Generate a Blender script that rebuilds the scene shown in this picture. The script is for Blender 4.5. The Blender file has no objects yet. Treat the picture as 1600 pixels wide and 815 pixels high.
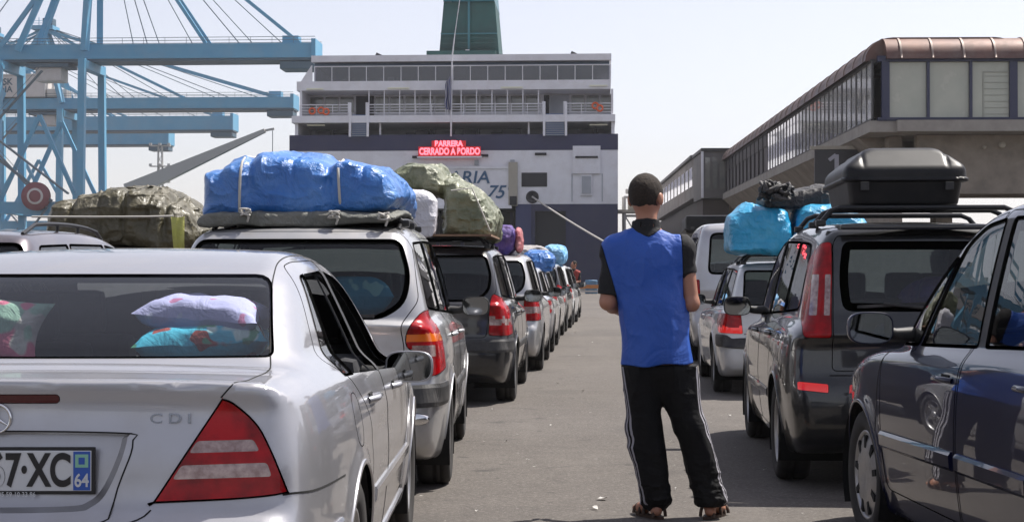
import bpy, bmesh, math, random
import numpy as np
from mathutils import Vector, Matrix
R = math.radians
random.seed(7)
C = bpy.context.scene.collection
SC = bpy.context.scene
# ---------------------------------------------------------------- camera, sky, sun, exposure
EYE = 1.254
cam = bpy.data.cameras.new('camera'); cam.sensor_width = 36; cam.lens = 56.25
cam.clip_start = 0.1; cam.clip_end = 6000
camo = bpy.data.objects.new('camera', cam); C.objects.link(camo)
camo.location = (0, 0, EYE); camo.rotation_euler = (R(90.584), 0, 0)
SC.camera = camo
SUN_EL = R(59.0); SUN_DIR = Vector((0.80, 0.50, 0)).normalized() * math.cos(SUN_EL) + Vector((0, 0, math.sin(SUN_EL)))
w = bpy.data.worlds.new("World"); SC.world = w; w.use_nodes = True
nt = w.node_tree; bg = nt.nodes['Background']
sky = nt.nodes.new('ShaderNodeTexSky'); sky.sky_type = 'NISHITA'; sky.sun_disc = False
sky.sun_elevation = SUN_EL; sky.sun_rotation = math.atan2(SUN_DIR.x, SUN_DIR.y)
sky.altitude = 0; sky.air_density = 1.0; sky.dust_density = 1.0; sky.ozone_density = 1.0
hs = nt.nodes.new('ShaderNodeHueSaturation'); hs.inputs['Saturation'].default_value = .45; tn = nt.nodes.new('ShaderNodeMixRGB'); tn.blend_type = 'MULTIPLY'; tn.inputs[0].default_value = 1; tn.inputs[2].default_value = (1.02, .965, 1.0, 1)
nt.links.new(sky.outputs[0], hs.inputs['Color']); nt.links.new(hs.outputs[0], tn.inputs[1]); nt.links.new(tn.outputs[0], bg.inputs[0]); bg.inputs[1].default_value = 0.112
sl = bpy.data.lights.new('sun', 'SUN'); sl.energy = 5.0; sl.angle = R(0.5); sl.color = (1, 0.95, 0.88)
so = bpy.data.objects.new('sun', sl); C.objects.link(so)
so.rotation_euler = SUN_DIR.to_track_quat('Z', 'Y').to_euler()
SC.view_settings.view_transform = 'Standard'; SC.view_settings.look = 'None'
SC.view_settings.gamma = 1; SC.view_settings.use_curve_mapping = False
SC.view_settings.exposure = 0.54
SC.cycles.max_bounces = 7; SC.cycles.transparent_max_bounces = 16
SC.cycles.diffuse_bounces = 3; SC.cycles.glossy_bounces = 4; SC.cycles.caustics_reflective = False
SC.cycles.caustics_refractive = False; SC.cycles.sample_clamp_indirect = 6

# ---------------------------------------------------------------- helpers: objects, tags
def tag(o, label=None, cat=None, group=None, kind=None):
    if label: o['label'] = label
    if cat: o['category'] = cat
    if group: o['group'] = group
    if kind: o['kind'] = kind
    return o
def empty(name, loc=(0, 0, 0), rz=0.0, **k):
    o = bpy.data.objects.new(name, None); C.objects.link(o)
    o.location = loc; o.rotation_euler = (0, 0, rz); o.empty_display_size = .2
    return tag(o, **k)
def link_mesh(name, me, parent=None, loc=(0, 0, 0), rz=0.0, **k):
    o = bpy.data.objects.new(name, me); C.objects.link(o)
    o.location = loc; o.rotation_euler = (0, 0, rz)
    if parent is not None: o.parent = parent
    return tag(o, **k)
def meshdata(name, verts, faces, mats, mi=None, normals=None, smooth=True):
    me = bpy.data.meshes.new(name)
    me.from_pydata([tuple(v) for v in verts], [], [tuple(f) for f in faces])
    for m in (mats if isinstance(mats, (list, tuple)) else [mats]): me.materials.append(m)
    if smooth is True: me.polygons.foreach_set('use_smooth', [True] * len(me.polygons))
    elif smooth: me.polygons.foreach_set('use_smooth', smooth)
    if mi is not None: me.polygons.foreach_set('material_index', mi)
    me.update()
    if normals is not None: me.normals_split_custom_set_from_vertices([tuple(n) for n in normals])
    return me
def copy_tree(o, parent=None, mats=None):
    c = o.copy(); C.objects.link(c); c.parent = parent
    if mats and c.data is not None and any(m and m.name in mats for m in c.data.materials):
        c.data = c.data.copy()
        for i, m in enumerate(c.data.materials):
            if m and m.name in mats: c.data.materials[i] = mats[m.name]
    for ch in list(o.children): copy_tree(ch, c, mats)
    return c

class MB:
    """collects shapes into ONE mesh"""
    def __init__(s): s.v = []; s.f = []; s.m = []; s.s = []
    def add(s, vs, fs, mi=0, smooth=False):
        b = len(s.v); s.v += [tuple(v) for v in vs]
        for f in fs: s.f.append(tuple(b + i for i in f)); s.m.append(mi); s.s.append(smooth)
        return s
    def box(s, c, d, mi=0, rot=None, bev=0):
        x, y, z = d[0] / 2, d[1] / 2, d[2] / 2
        if bev:
            bm = bmesh.new(); bmesh.ops.create_cube(bm, size=1)
            for v in bm.verts: v.co = Vector((v.co.x * d[0], v.co.y * d[1], v.co.z * d[2]))
            bmesh.ops.bevel(bm, geom=bm.edges[:], offset=bev, segments=2, affect='EDGES', profile=.6)
            bm.verts.index_update()
            vs = [v.co.copy() for v in bm.verts]; fs = [[v.index for v in f.verts] for f in bm.faces]; bm.free()
            if rot is not None: vs = [rot @ v for v in vs]
            return s.add([(v[0] + c[0], v[1] + c[1], v[2] + c[2]) for v in vs], fs, mi)
        vs = [Vector((a, b, e)) for a in (-x, x) for b in (-y, y) for e in (-z, z)]
        if rot is not None: vs = [rot @ v for v in vs]
        return s.add([v + Vector(c) for v in vs], [(0, 1, 3, 2), (4, 6, 7, 5), (0, 4, 5, 1), (2, 3, 7, 6), (0, 2, 6, 4), (1, 5, 7, 3)], mi)
    def beam(s, a, b, w, h=None, mi=0):
        a, b = Vector(a), Vector(b); h = h or w; d = b - a; L = d.length
        if L < 1e-6: return s
        q = d.to_track_quat('Y', 'Z').to_matrix()
        return s.box((a + b) / 2, (w, L, h), mi, q)
    def tube(s, pts, r, n=8, mi=0, cap=True, smooth=True):
        pts = [Vector(p) for p in pts]; k = len(pts); rs = r if isinstance(r, (list, tuple)) else [r] * k
        vs = []; up = None
        for i, p in enumerate(pts):
            t = (pts[min(i + 1, k - 1)] - pts[max(i - 1, 0)]).normalized()
            if up is None: up = t.orthogonal().normalized()
            up = (up - t * up.dot(t)); up = up.normalized() if up.length > 1e-5 else t.orthogonal().normalized()
            bb = t.cross(up)
            for j in range(n):
                a = 2 * math.pi * j / n; vs.append(p + (up * math.cos(a) + bb * math.sin(a)) * rs[i])
        fs = [(i * n + j, i * n + (j + 1) % n, (i + 1) * n + (j + 1) % n, (i + 1) * n + j) for i in range(k - 1) for j in range(n)]
        s.add(vs, fs, mi, smooth)
        if cap: s.add(vs[:n], [tuple(range(n))[::-1]], mi); s.add(vs[-n:], [tuple(range(n))], mi)
        return s
    def lathe(s, prof, n=32, mi=0, M=None, smooth=True):
        """prof: (r, h) about local x axis"""
        vs = []
        for (r, h) in prof:
            for j in range(n):
                a = 2 * math.pi * j / n; vs.append(Vector((h, r * math.cos(a), r * math.sin(a))))
        if M is not None: vs = [M @ v for v in vs]
        k = len(prof)
        return s.add(vs, [(i * n + j, i * n + (j + 1) % n, (i + 1) * n + (j + 1) % n, (i + 1) * n + j) for i in range(k - 1) for j in range(n)], mi, smooth)
    def prism(s, poly, axis, a, b, mi=0):
        n = len(poly)
        def P(u, v, t): return (t, u, v) if axis == 'x' else ((u, t, v) if axis == 'y' else (u, v, t))
        vs = [P(u, v, a) for u, v in poly] + [P(u, v, b) for u, v in poly]
        return s.add(vs, [tuple(range(n))[::-1], tuple(range(n, 2 * n))] + [(i, (i + 1) % n, n + (i + 1) % n, n + i) for i in range(n)], mi)
    def build(s, name, mats, parent=None, loc=(0, 0, 0), rz=0.0, fix=True, **k):
        me = bpy.data.meshes.new(name); me.from_pydata(s.v, [], s.f)
        for m in (mats if isinstance(mats, (list, tuple)) else [mats]): me.materials.append(m)
        me.polygons.foreach_set('material_index', s.m); me.polygons.foreach_set('use_smooth', s.s); me.update()
        if fix:
            bm = bmesh.new(); bm.from_mesh(me); bmesh.ops.recalc_face_normals(bm, faces=bm.faces); bm.to_mesh(me); bm.free()
        return link_mesh(name, me, parent, loc, rz, **k)

def text_obj(name, s, size, mat, parent, M, depth=.002, sx=1.0, shear=0.0, align='CENTER', bold=0.0):
    cu = bpy.data.curves.new(name, 'FONT'); cu.body = s; cu.size = size; cu.extrude = depth; cu.align_x = align; cu.shear = shear
    cu.align_y = 'CENTER'; cu.offset = bold
    t = bpy.data.objects.new(name, cu); C.objects.link(t); bpy.context.view_layer.update()
    me = bpy.data.meshes.new_from_object(t.evaluated_get(bpy.context.evaluated_depsgraph_get()))
    bpy.data.objects.remove(t); bpy.data.curves.remove(cu)
    me.transform(Matrix.Diagonal((sx, 1, 1, 1))); me.transform(M); me.materials.clear(); me.materials.append(mat); me.name = name
    return link_mesh(name, me, parent)
REAR = Matrix.Rotation(R(90), 4, 'X')     # text that reads from -y

# ---------------------------------------------------------------- materials
def mat(name, col, rough=.5, metal=0.0, coat=0.0, coatr=.03, bump=None, var=None, dust=None, spec=None, emit=None, trans=None, rvar=0.0, grad=None):
    m = bpy.data.materials.new(name); m.use_nodes = True; t = m.node_tree; p = t.nodes['Principled BSDF']
    N = t.nodes.new; Lk = t.links.new
    p.inputs['Base Color'].default_value = (*col, 1); p.inputs['Roughness'].default_value = rough
    p.inputs['Metallic'].default_value = metal
    if coat: p.inputs['Coat Weight'].default_value = coat; p.inputs['Coat Roughness'].default_value = coatr
    if spec is not None: p.inputs['Specular IOR Level'].default_value = spec
    if emit: p.inputs['Emission Color'].default_value = (*emit[0], 1); p.inputs['Emission Strength'].default_value = emit[1]
    tc = N('ShaderNodeTexCoord')
    def noise(scale, det=5, rgh=.6, dist=0):
        n = N('ShaderNodeTexNoise'); n.inputs['Scale'].default_value = scale; n.inputs['Detail'].default_value = det
        n.inputs['Roughness'].default_value = rgh; n.inputs['Distortion'].default_value = dist
        Lk(tc.outputs['Object'], n.inputs['Vector']); return n
    cur = None
    if var:      # (scale, amount, colour2)
        n = noise(var[0]); mr = N('ShaderNodeMapRange'); mr.inputs[1].default_value = .35; mr.inputs[2].default_value = .68
        mr.inputs[4].default_value = var[1]; Lk(n.outputs[0], mr.inputs[0])
        mx = N('ShaderNodeMixRGB'); mx.inputs[1].default_value = (*col, 1); mx.inputs[2].default_value = (*var[2], 1)
        Lk(mr.outputs[0], mx.inputs[0]); Lk(mx.outputs[0], p.inputs['Base Color']); cur = mx
    if dust:     # (scale, amount, colour)
        n = noise(dust[0], 8, .7); mr = N('ShaderNodeMapRange'); mr.inputs[1].default_value = .45; mr.inputs[2].default_value = .8
        mr.inputs[4].default_value = dust[1]; Lk(n.outputs[0], mr.inputs[0])
        mx = N('ShaderNodeMixRGB'); mx.inputs[1].default_value = (*col, 1); mx.inputs[2].default_value = (*dust[2], 1)
        if cur: Lk(cur.outputs[0], mx.inputs[1])
        Lk(mr.outputs[0], mx.inputs[0]); Lk(mx.outputs[0], p.inputs['Base Color'])
        ad = N('ShaderNodeMath'); ad.operation = 'MULTIPLY_ADD'; ad.inputs[1].default_value = .5; ad.inputs[2].default_value = rough
        Lk(mr.outputs[0], ad.inputs[0]); Lk(ad.outputs[0], p.inputs['Roughness'])
        if coat:
            ad2 = N('ShaderNodeMath'); ad2.operation = 'MULTIPLY_ADD'; ad2.inputs[1].default_value = .35; ad2.inputs[2].default_value = coatr
            Lk(mr.outputs[0], ad2.inputs[0]); Lk(ad2.outputs[0], p.inputs['Coat Roughness'])
    if bump:     # list of (scale, strength, distance, distortion)
        prev = None
        for b in bump:
            n = noise(b[0], 4, .55, b[3] if len(b) > 3 else 0); bn = N('ShaderNodeBump'); bn.inputs['Strength'].default_value = b[1]
            bn.inputs['Distance'].default_value = b[2]; Lk(n.outputs[0], bn.inputs['Height'])
            if prev: Lk(prev.outputs[0], bn.inputs['Normal'])
            prev = bn
        Lk(prev.outputs[0], p.inputs['Normal'])
    return m
def glass_mat(name, tint, refl=1.0, rough=0.0, ior=1.5):
    m = bpy.data.materials.new(name); m.use_nodes = True; t = m.node_tree; t.nodes.clear(); N = t.nodes.new; Lk = t.links.new
    o = N('ShaderNodeOutputMaterial'); mx = N('ShaderNodeMixShader'); tr = N('ShaderNodeBsdfTransparent'); gl = N('ShaderNodeBsdfGlossy')
    tr.inputs[0].default_value = (*tint, 1); gl.inputs['Roughness'].default_value = rough; gl.inputs[0].default_value = (refl, refl, refl, 1)
    fr = N('ShaderNodeFresnel'); fr.inputs[0].default_value = ior
    Lk(fr.outputs[0], mx.inputs[0]); Lk(tr.outputs[0], mx.inputs[1]); Lk(gl.outputs[0], mx.inputs[2]); Lk(mx.outputs[0], o.inputs[0])
    return m
DUST = (.34, .31, .28)
M = {}
M['silver'] = mat('silver_paint', (.43, .43, .455), .34, .6, 1.0, .03, dust=(3.5, .35, DUST))
M['silver2'] = mat('warm_silver_paint', (.43, .43, .435), .36, .55, 1.0, .04, dust=(3.0, .5, DUST))
M['navy'] = mat('navy_paint', (.004, .006, .030), .35, 0, 1.0, .012, spec=.2)
M['charcoal'] = mat('charcoal_paint', (.014, .015, .017), .32, .4, 1.0, .03, dust=(3.0, .10, DUST))
M['black'] = mat('black_paint', (.007, .007, .009), .3, .2, 1.0, .03, dust=(3.0, .12, DUST))
M['white'] = mat('white_paint', (.62, .63, .64), .4, .1, 1.0, .04, dust=(3.0, .4, DUST))
M['blue_grey'] = mat('blue_grey_paint', (.12, .15, .20), .34, .6, 1.0, .04, dust=(3.0, .4, DUST))
M['plum'] = mat('plum_grey_paint', (.13, .115, .13), .34, .6, 1.0, .04, dust=(3.0, .4, DUST))
M['maroon'] = mat('maroon_paint', (.045, .012, .014), .34, .4, 1.0, .04, dust=(3.0, .4, DUST))
M['trim'] = mat('black_trim', (.018, .018, .019), .55, dust=(6, .25, DUST))
M['gap'] = mat('gap_dark', (.006, .006, .006), .9)
M['rubber'] = mat('tyre_rubber', (.022, .021, .021), .85, var=(9, .5, (.06, .055, .05)))
M['alloy'] = mat('alloy', (.42, .42, .43), .38, .85, dust=(8, .6, (.16, .14, .12)))
M['chrome'] = mat('chrome', (.75, .75, .76), .15, 1.0)
M['cabin'] = mat('cabin_fabric', (.022, .023, .027), .9, var=(30, .5, (.04, .04, .045)))
M['cabin_pale'] = mat('cabin_pale_trim', (.16, .155, .15), .8)
M['glass'] = glass_mat('car_glass', (.66, .73, .71)); M['glass_clear'] = glass_mat('clear_car_glass', (.90, .93, .92), ior=1.36)
M['glass_dark'] = glass_mat('tinted_glass', (.34, .38, .40))
M['mirror'] = mat('mirror_glass', (.22, .23, .24), .03, 1.0)
M['red_lamp'] = mat('red_lamp_plastic', (.44, .002, .006), .25, 0, .35, .05, var=(13, .9, (.13, .001, .002)), spec=.15, bump=[(9, .25, .02)])
M['dark_lamp'] = mat('dark_lamp_plastic', (.07, .006, .008), .25, 0, .4, .05)
M['amber_lamp'] = mat('amber_lamp_plastic', (.75, .16, .01), .15, 0, 1.0, .02)
M['clear_lamp'] = mat('clear_lamp_plastic', (.22, .13, .12), .2, .3, .8, .04, var=(38, .8, (.50, .38, .35)))
M['glow_red'] = mat('glowing_red_plastic', (.7, .01, .01), .2, 0, 1.0, .02, emit=((1, .03, .02), .22))
M['plate_white'] = mat('plate_white', (.62, .64, .66), .35, 0, .4)
M['plate_black'] = mat('plate_black', (.01, .01, .012), .4)
M['plate_blue'] = mat('plate_blue', (.03, .10, .42), .35)
M['plate_green'] = mat('plate_green', (.25, .52, .38), .4)
M['skin'] = mat('skin', (.42, .20, .13), .5, var=(12, .4, (.33, .15, .095)), bump=[(120, .15, .002)])

# ---------------------------------------------------------------- implicit surfaces -> clean quads
def smin(a, b, k):
    h = np.clip(.5 + .5 * (b - a) / k, 0, 1); return b + (a - b) * h - k * h * (1 - h)
def smax(a, b, k): return -smin(-a, -b, k)
def catmull(pts, n=7, closed=True):
    P = np.array(pts, float); N_ = len(P); out = []
    for i in range(N_ if closed else N_ - 1):
        if closed: p0, p1, p2, p3 = P[(i - 1) % N_], P[i], P[(i + 1) % N_], P[(i + 2) % N_]
        else: p0, p1, p2, p3 = P[max(i - 1, 0)], P[i], P[i + 1], P[min(i + 2, N_ - 1)]
        for t in np.arange(n) / n:
            out.append(.5 * (2 * p1 + (p2 - p0) * t + (2 * p0 - 5 * p1 + 4 * p2 - p3) * t * t + (3 * p1 - p0 - 3 * p2 + p3) * t ** 3))
    if not closed: out.append(P[-1])
    return np.array(out)
class SDF2:
    def __init__(s, poly, h=.01, pad=.25):
        poly = np.array(poly, float); s.h = h; s.lo = poly.min(0) - pad; n = np.ceil((poly.max(0) + pad - s.lo) / h).astype(int) + 1
        U, V = np.meshgrid(s.lo[0] + h * np.arange(n[0]), s.lo[1] + h * np.arange(n[1]), indexing='ij')
        d = np.full(U.shape, 1e9); ins = np.zeros(U.shape, bool)
        for a, b in zip(poly, np.roll(poly, -1, 0)):
            e = b - a; L = e @ e
            if L < 1e-14: continue
            t = np.clip(((U - a[0]) * e[0] + (V - a[1]) * e[1]) / L, 0, 1)
            d = np.minimum(d, (U - a[0] - e[0] * t) ** 2 + (V - a[1] - e[1] * t) ** 2)
            c = (a[1] > V) != (b[1] > V)
            if abs(e[1]) > 1e-12: ins ^= c & (U < a[0] + (V - a[1]) * e[0] / e[1])
        s.t = np.sqrt(d) * np.where(ins, -1, 1); s.n = n
    def __call__(s, u, v):
        u, v = np.broadcast_arrays(u, v); fu = np.clip((u - s.lo[0]) / s.h, 1, s.n[0] - 3.001); fv = np.clip((v - s.lo[1]) / s.h, 1, s.n[1] - 3.001)
        i = fu.astype(int); j = fv.astype(int); a = fu - i; b = fv - j
        if u.size > 300000:
            T = s.t; return (T[i, j] * (1 - a) + T[i + 1, j] * a) * (1 - b) + (T[i, j + 1] * (1 - a) + T[i + 1, j + 1] * a) * b
        def wts(t): return (-.5 * t + t * t - .5 * t ** 3, 1 - 2.5 * t * t + 1.5 * t ** 3, .5 * t + 2 * t * t - 1.5 * t ** 3, -.5 * t * t + .5 * t ** 3)
        wa, wb = wts(a), wts(b); r = 0
        for p in range(4):
            for q in range(4): r = r + s.t[i + p - 1, j + q - 1] * wa[p] * wb[q]
        return r
def grad(F, P, e=2e-3):
    x, y, z = P.T
    g = np.stack([F(x + e, y, z) - F(x - e, y, z), F(x, y + e, z) - F(x, y - e, z), F(x, y, z + e) - F(x, y, z - e)], 1) / (2 * e)
    return g
def unit(g): return g / np.maximum(np.linalg.norm(g, axis=1, keepdims=True), 1e-9)
def surface(F, lo, hi, h, it=3, sym=False):
    ax = [lo[i] + h * np.arange(int(math.ceil((hi[i] - lo[i]) / h)) + 1) for i in range(3)]
    if sym:
        n2 = int(math.ceil(hi[0] / h)); xs = h * (np.arange(n2) + .5); ax[0] = np.concatenate([-xs[::-1], xs]); lo = (ax[0][0], lo[1], lo[2])
        V = F(xs[:, None, None], ax[1][None, :, None], ax[2][None, None, :]); V = np.concatenate([V[::-1], V])
    else: V = F(ax[0][:, None, None], ax[1][None, :, None], ax[2][None, None, :])
    V = np.broadcast_to(V, tuple(len(a) for a in ax))
    I = V < 0
    cs = np.zeros(tuple(n - 1 for n in I.shape), int)
    for a in (0, 1):
        for b in (0, 1):
            for c in (0, 1): cs += I[a:I.shape[0] - 1 + a, b:I.shape[1] - 1 + b, c:I.shape[2] - 1 + c]
    act = (cs > 0) & (cs < 8); idx = -np.ones(act.shape, int); cells = np.argwhere(act); idx[act] = np.arange(len(cells))
    acc = np.zeros((len(cells), 3)); cnt = np.zeros(len(cells))
    i, j, k = cells.T
    cor = [(a, b, c) for a in (0, 1) for b in (0, 1) for c in (0, 1)]
    for c0 in cor:
        for d in range(3):
            if c0[d] == 1: continue
            c1 = list(c0); c1[d] = 1
            v0 = V[i + c0[0], j + c0[1], k + c0[2]]; v1 = V[i + c1[0], j + c1[1], k + c1[2]]
            cr = (v0 < 0) != (v1 < 0); t = np.where(cr, v0 / np.where(cr, v0 - v1, 1), 0)
            p = np.tile(np.array(c0, float), (len(cells), 1)); p[:, d] += t
            acc += p * cr[:, None]; cnt += cr
    P = np.array(lo) + h * (cells + acc / cnt[:, None])
    Q = []
    for d in range(3):
        sl0 = [slice(None)] * 3; sl1 = [slice(None)] * 3; sl0[d] = slice(0, -1); sl1[d] = slice(1, None)
        a, b = I[tuple(sl0)], I[tuple(sl1)]; e = np.argwhere(a != b); u, v = (d + 1) % 3, (d + 2) % 3
        ok = (e[:, u] > 0) & (e[:, v] > 0) & (e[:, u] < I.shape[u] - 1) & (e[:, v] < I.shape[v] - 1); e = e[ok]
        def g(du, dv):
            q = e.copy(); q[:, u] -= du; q[:, v] -= dv; return idx[q[:, 0], q[:, 1], q[:, 2]]
        q = np.stack([g(1, 1), g(0, 1), g(0, 0), g(1, 0)], 1); fl = ~a[e[:, 0], e[:, 1], e[:, 2]]; q[fl] = q[fl][:, ::-1]; Q.append(q)
    Q = np.concatenate(Q)
    for _ in range(it):
        f = F(*P.T); e = 1e-3; x, y, z = P.T
        g = np.stack([F(x + e, y, z) - f, F(x, y + e, z) - f, F(x, y, z + e) - f], 1) / e; s = f[:, None] * g / np.maximum((g * g).sum(1, keepdims=True), .05)
        n = np.linalg.norm(s, axis=1, keepdims=True); P = P - s * np.minimum(1, .6 * h / np.maximum(n, 1e-9))
    return P, Q
def hashn(ix, iy, iz, s):
    h = (ix * 374761393 + iy * 668265263 + iz * 2147483647 + s * 974634777) & 0xffffffff
    h = ((h ^ (h >> 13)) * 1274126177) & 0xffffffff
    return ((h ^ (h >> 16)) & 0xffff) / 32767.5 - 1
def vnoise(x, y, z, s=0):
    x, y, z = np.broadcast_arrays(np.asarray(x, float), y, z); ix, iy, iz = (np.floor(a).astype(np.int64) for a in (x, y, z))
    fx, fy, fz = x - ix, y - iy, z - iz; u, v, w_ = (t * t * t * (t * (t * 6 - 15) + 10) for t in (fx, fy, fz)); r = 0
    for a in (0, 1):
        for b in (0, 1):
            for c in (0, 1):
                r = r + hashn(ix + a, iy + b, iz + c, s) * (u if a else 1 - u) * (v if b else 1 - v) * (w_ if c else 1 - w_)
    return r
def fbm(x, y, z, s=0, o=3):
    r = 0; a = 1.0
    for i in range(o): r = r + a * vnoise(x * 2 ** i, y * 2 ** i, z * 2 ** i, s + i); a *= .5
    return r
def creases(x, y, z, s=0):
    """sharp folds: ridged noise"""
    a = vnoise(x, y, z, s); b = vnoise(x * 2.1 + 3, y * 2.1, z * 2.1, s + 5); c = vnoise(x * 4.3, y * 4.3 + 7, z * 4.3, s + 9)
    return (1 - np.abs(a)) ** 3 * .6 + (1 - np.abs(b)) ** 3 * .3 + (1 - np.abs(c)) ** 2 * .12
def rcone(x, y, z, a, b, ra, rb, sx=1.0, sy=1.0):
    ax, ay, az = a; d = np.array(b, float) - np.array(a, float); L = d @ d + 1e-12
    t = np.clip(((x - ax) * d[0] + (y - ay) * d[1] + (z - az) * d[2]) / L, 0, 1)
    dx, dy, dz = (x - ax - d[0] * t) / sx, (y - ay - d[1] * t) / sy, z - az - d[2] * t
    return np.sqrt(dx * dx + dy * dy + dz * dz + 1e-12) - (ra + (rb - ra) * t)
def blob(name, F, lo, hi, h, mats, parent=None, loc=(0, 0, 0), rz=0.0, **k):
    P, Q = surface(F, lo, hi, h); me = meshdata(name, P, Q, mats, normals=unit(grad(F, P)))
    return link_mesh(name, me, parent, loc, rz, **k)

# ---------------------------------------------------------------- cutting panels out of a skin
def rpoly(pts, r=.03, n=4):
    out = []; N_ = len(pts); rr = r if isinstance(r, (list, tuple)) else [r] * N_
    for i in range(N_):
        p = Vector(pts[i]); a = Vector(pts[i - 1]) - p; b = Vector(pts[(i + 1) % N_]) - p; q = min(rr[i], a.length * .45, b.length * .45)
        if q <= 0: out.append(p); continue
        A = p + a.normalized() * q; B = p + b.normalized() * q
        for j in range(n + 1):
            t = j / n; out.append(A * (1 - t) ** 2 + p * 2 * t * (1 - t) + B * t * t)
    return [(v.x, v.y) for v in out]
def pip(p, poly):
    x, y = p; c = False; j = len(poly) - 1
    for i in range(len(poly)):
        xi, yi = poly[i]; xj, yj = poly[j]
        if (yi > y) != (yj > y) and x < (xj - xi) * (y - yi) / (yj - yi) + xi: c = not c
        j = i
    return c
AX = {'x': (1, 2), 'y': (0, 2), 'z': (0, 1)}
class Skin:
    """a polygon soup that can be cut along 2D outlines; keeps neighbours stitched"""
    def __init__(s, P, Q):
        s.v = [tuple(p) for p in P.tolist()]; s.f = [list(q) for q in Q.tolist()]
        c = P[Q]; s.c = list(c.mean(1)); n = unit(np.cross(c[:, 2] - c[:, 0], c[:, 3] - c[:, 1])); s.n = list(n); s.live = [True] * len(s.f)
    def cut(s, poly, axis, acc):
        u, v = AX[axis]; pu = [p[0] for p in poly]; pv = [p[1] for p in poly]; Cn = np.array(s.c); Nn = np.array(s.n); lv = np.array(s.live); m = .05
        box = lv & (Cn[:, u] > min(pu) - m) & (Cn[:, u] < max(pu) + m) & (Cn[:, v] > min(pv) - m) & (Cn[:, v] < max(pv) + m)
        env = np.nonzero(box)[0].tolist(); cand = set(i for i in env if acc(Vector(s.c[i]), Vector(s.n[i])))
        if not cand: return []
        E = {}
        for i in env:
            f = s.f[i]
            for a, b in zip(f, f[1:] + f[:1]): E.setdefault((a, b) if a < b else (b, a), set()).add(i)
        def key(a, b): return (a, b) if a < b else (b, a)
        bb = {}
        def bbox(i):
            us = [s.v[k][u] for k in s.f[i]]; vs = [s.v[k][v] for k in s.f[i]]; return (min(us), max(us), min(vs), max(vs))
        for i in cand: bb[i] = bbox(i)
        for (ax_, ay), (bx, by) in zip(poly, poly[1:] + poly[:1]):
            dx, dy = bx - ax_, by - ay; L = math.hypot(dx, dy)
            if L < 1e-6: continue
            dx /= L; dy /= L; x0, x1, y0, y1 = min(ax_, bx), max(ax_, bx), min(ay, by), max(ay, by)
            near = [i for i in cand if not (bb[i][1] < x0 or bb[i][0] > x1 or bb[i][3] < y0 or bb[i][2] > y1)]
            D = {}
            def dist(k):
                if k not in D:
                    q = s.v[k]; d = (q[u] - ax_) * dy - (q[v] - ay) * dx; D[k] = 0.0 if abs(d) < 2e-6 else d
                return D[k]
            for i in near:
                f = s.f[i]; ds = [dist(k) for k in f]
                if max(ds) <= 0 or min(ds) >= 0: continue
                for a, b in list(zip(f, f[1:] + f[:1])):
                    da, db = dist(a), dist(b)
                    if da * db < 0:
                        t = da / (da - db); A, B_ = s.v[a], s.v[b]; k = len(s.v); s.v.append(tuple(A[c] + (B_[c] - A[c]) * t for c in range(3))); D[k] = 0.0
                        fs = E.pop(key(a, b)); E[key(a, k)] = set(fs); E[key(k, b)] = set(fs)
                        for j in fs:
                            g = s.f[j]; n_ = len(g)
                            for q in range(n_):
                                if key(g[q], g[(q + 1) % n_]) == key(a, b): g.insert(q + 1, k); break
                f = s.f[i]; on = [q for q, k in enumerate(f) if dist(k) == 0.0]
                if len(on) < 2: continue
                p, q = on[0], on[-1]
                if len(on) > 2:     # choose the pair that really separates
                    ok = False
                    for x in on:
                        for y in on:
                            if x < y and y - x > 1 and not (x == 0 and y == len(f) - 1): p, q, ok = x, y, True
                    if not ok: continue
                if q - p < 2 or (p == 0 and q == len(f) - 1): continue
                f1 = f[p:q + 1]; f2 = f[q:] + f[:p + 1]
                if len(f1) < 3 or len(f2) < 3: continue
                j = len(s.f); s.f[i] = f1; s.f.append(f2); s.live.append(True); s.n.append(s.n[i]); s.c.append(None)
                for a, b in zip(f2, f2[1:] + f2[:1]):
                    kk = key(a, b)
                    if kk in E: E[kk].discard(i); E[kk].add(j)
                    else: E[kk] = {i, j}
                E.setdefault(key(f[p], f[q]), set()).update((i, j))
                for w_ in (i, j): s.c[w_] = np.mean([s.v[k] for k in s.f[w_]], axis=0); bb[w_] = bbox(w_)
                cand.add(j)
        return [i for i in cand if pip((s.c[i][u], s.c[i][v]), poly)]
    def take(s, ids, F, delete=True):
        mp = {}; V = []; fc = []; nx = {}; es = set()
        for i in ids:
            q = []
            for k in s.f[i]:
                if k not in mp: mp[k] = len(V); V.append(s.v[k])
                q.append(mp[k])
            fc.append(q)
            for a, b in zip(q, q[1:] + q[:1]): es.add((a, b))
            if delete: s.live[i] = False
        for a, b in es:
            if (b, a) not in es: nx.setdefault(a, []).append(b)
        lp = []
        while nx:
            st = next(iter(nx)); l = [st]; c = nx[st].pop()
            if not nx[st]: del nx[st]
            while c != st and c in nx:
                l.append(c); d = nx[c].pop()
                if not nx[c]: del nx[c]
                c = d
            if len(l) > 8: lp.append(l)
        V = np.array(V); return V, unit(grad(F, V)), fc, lp
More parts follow.
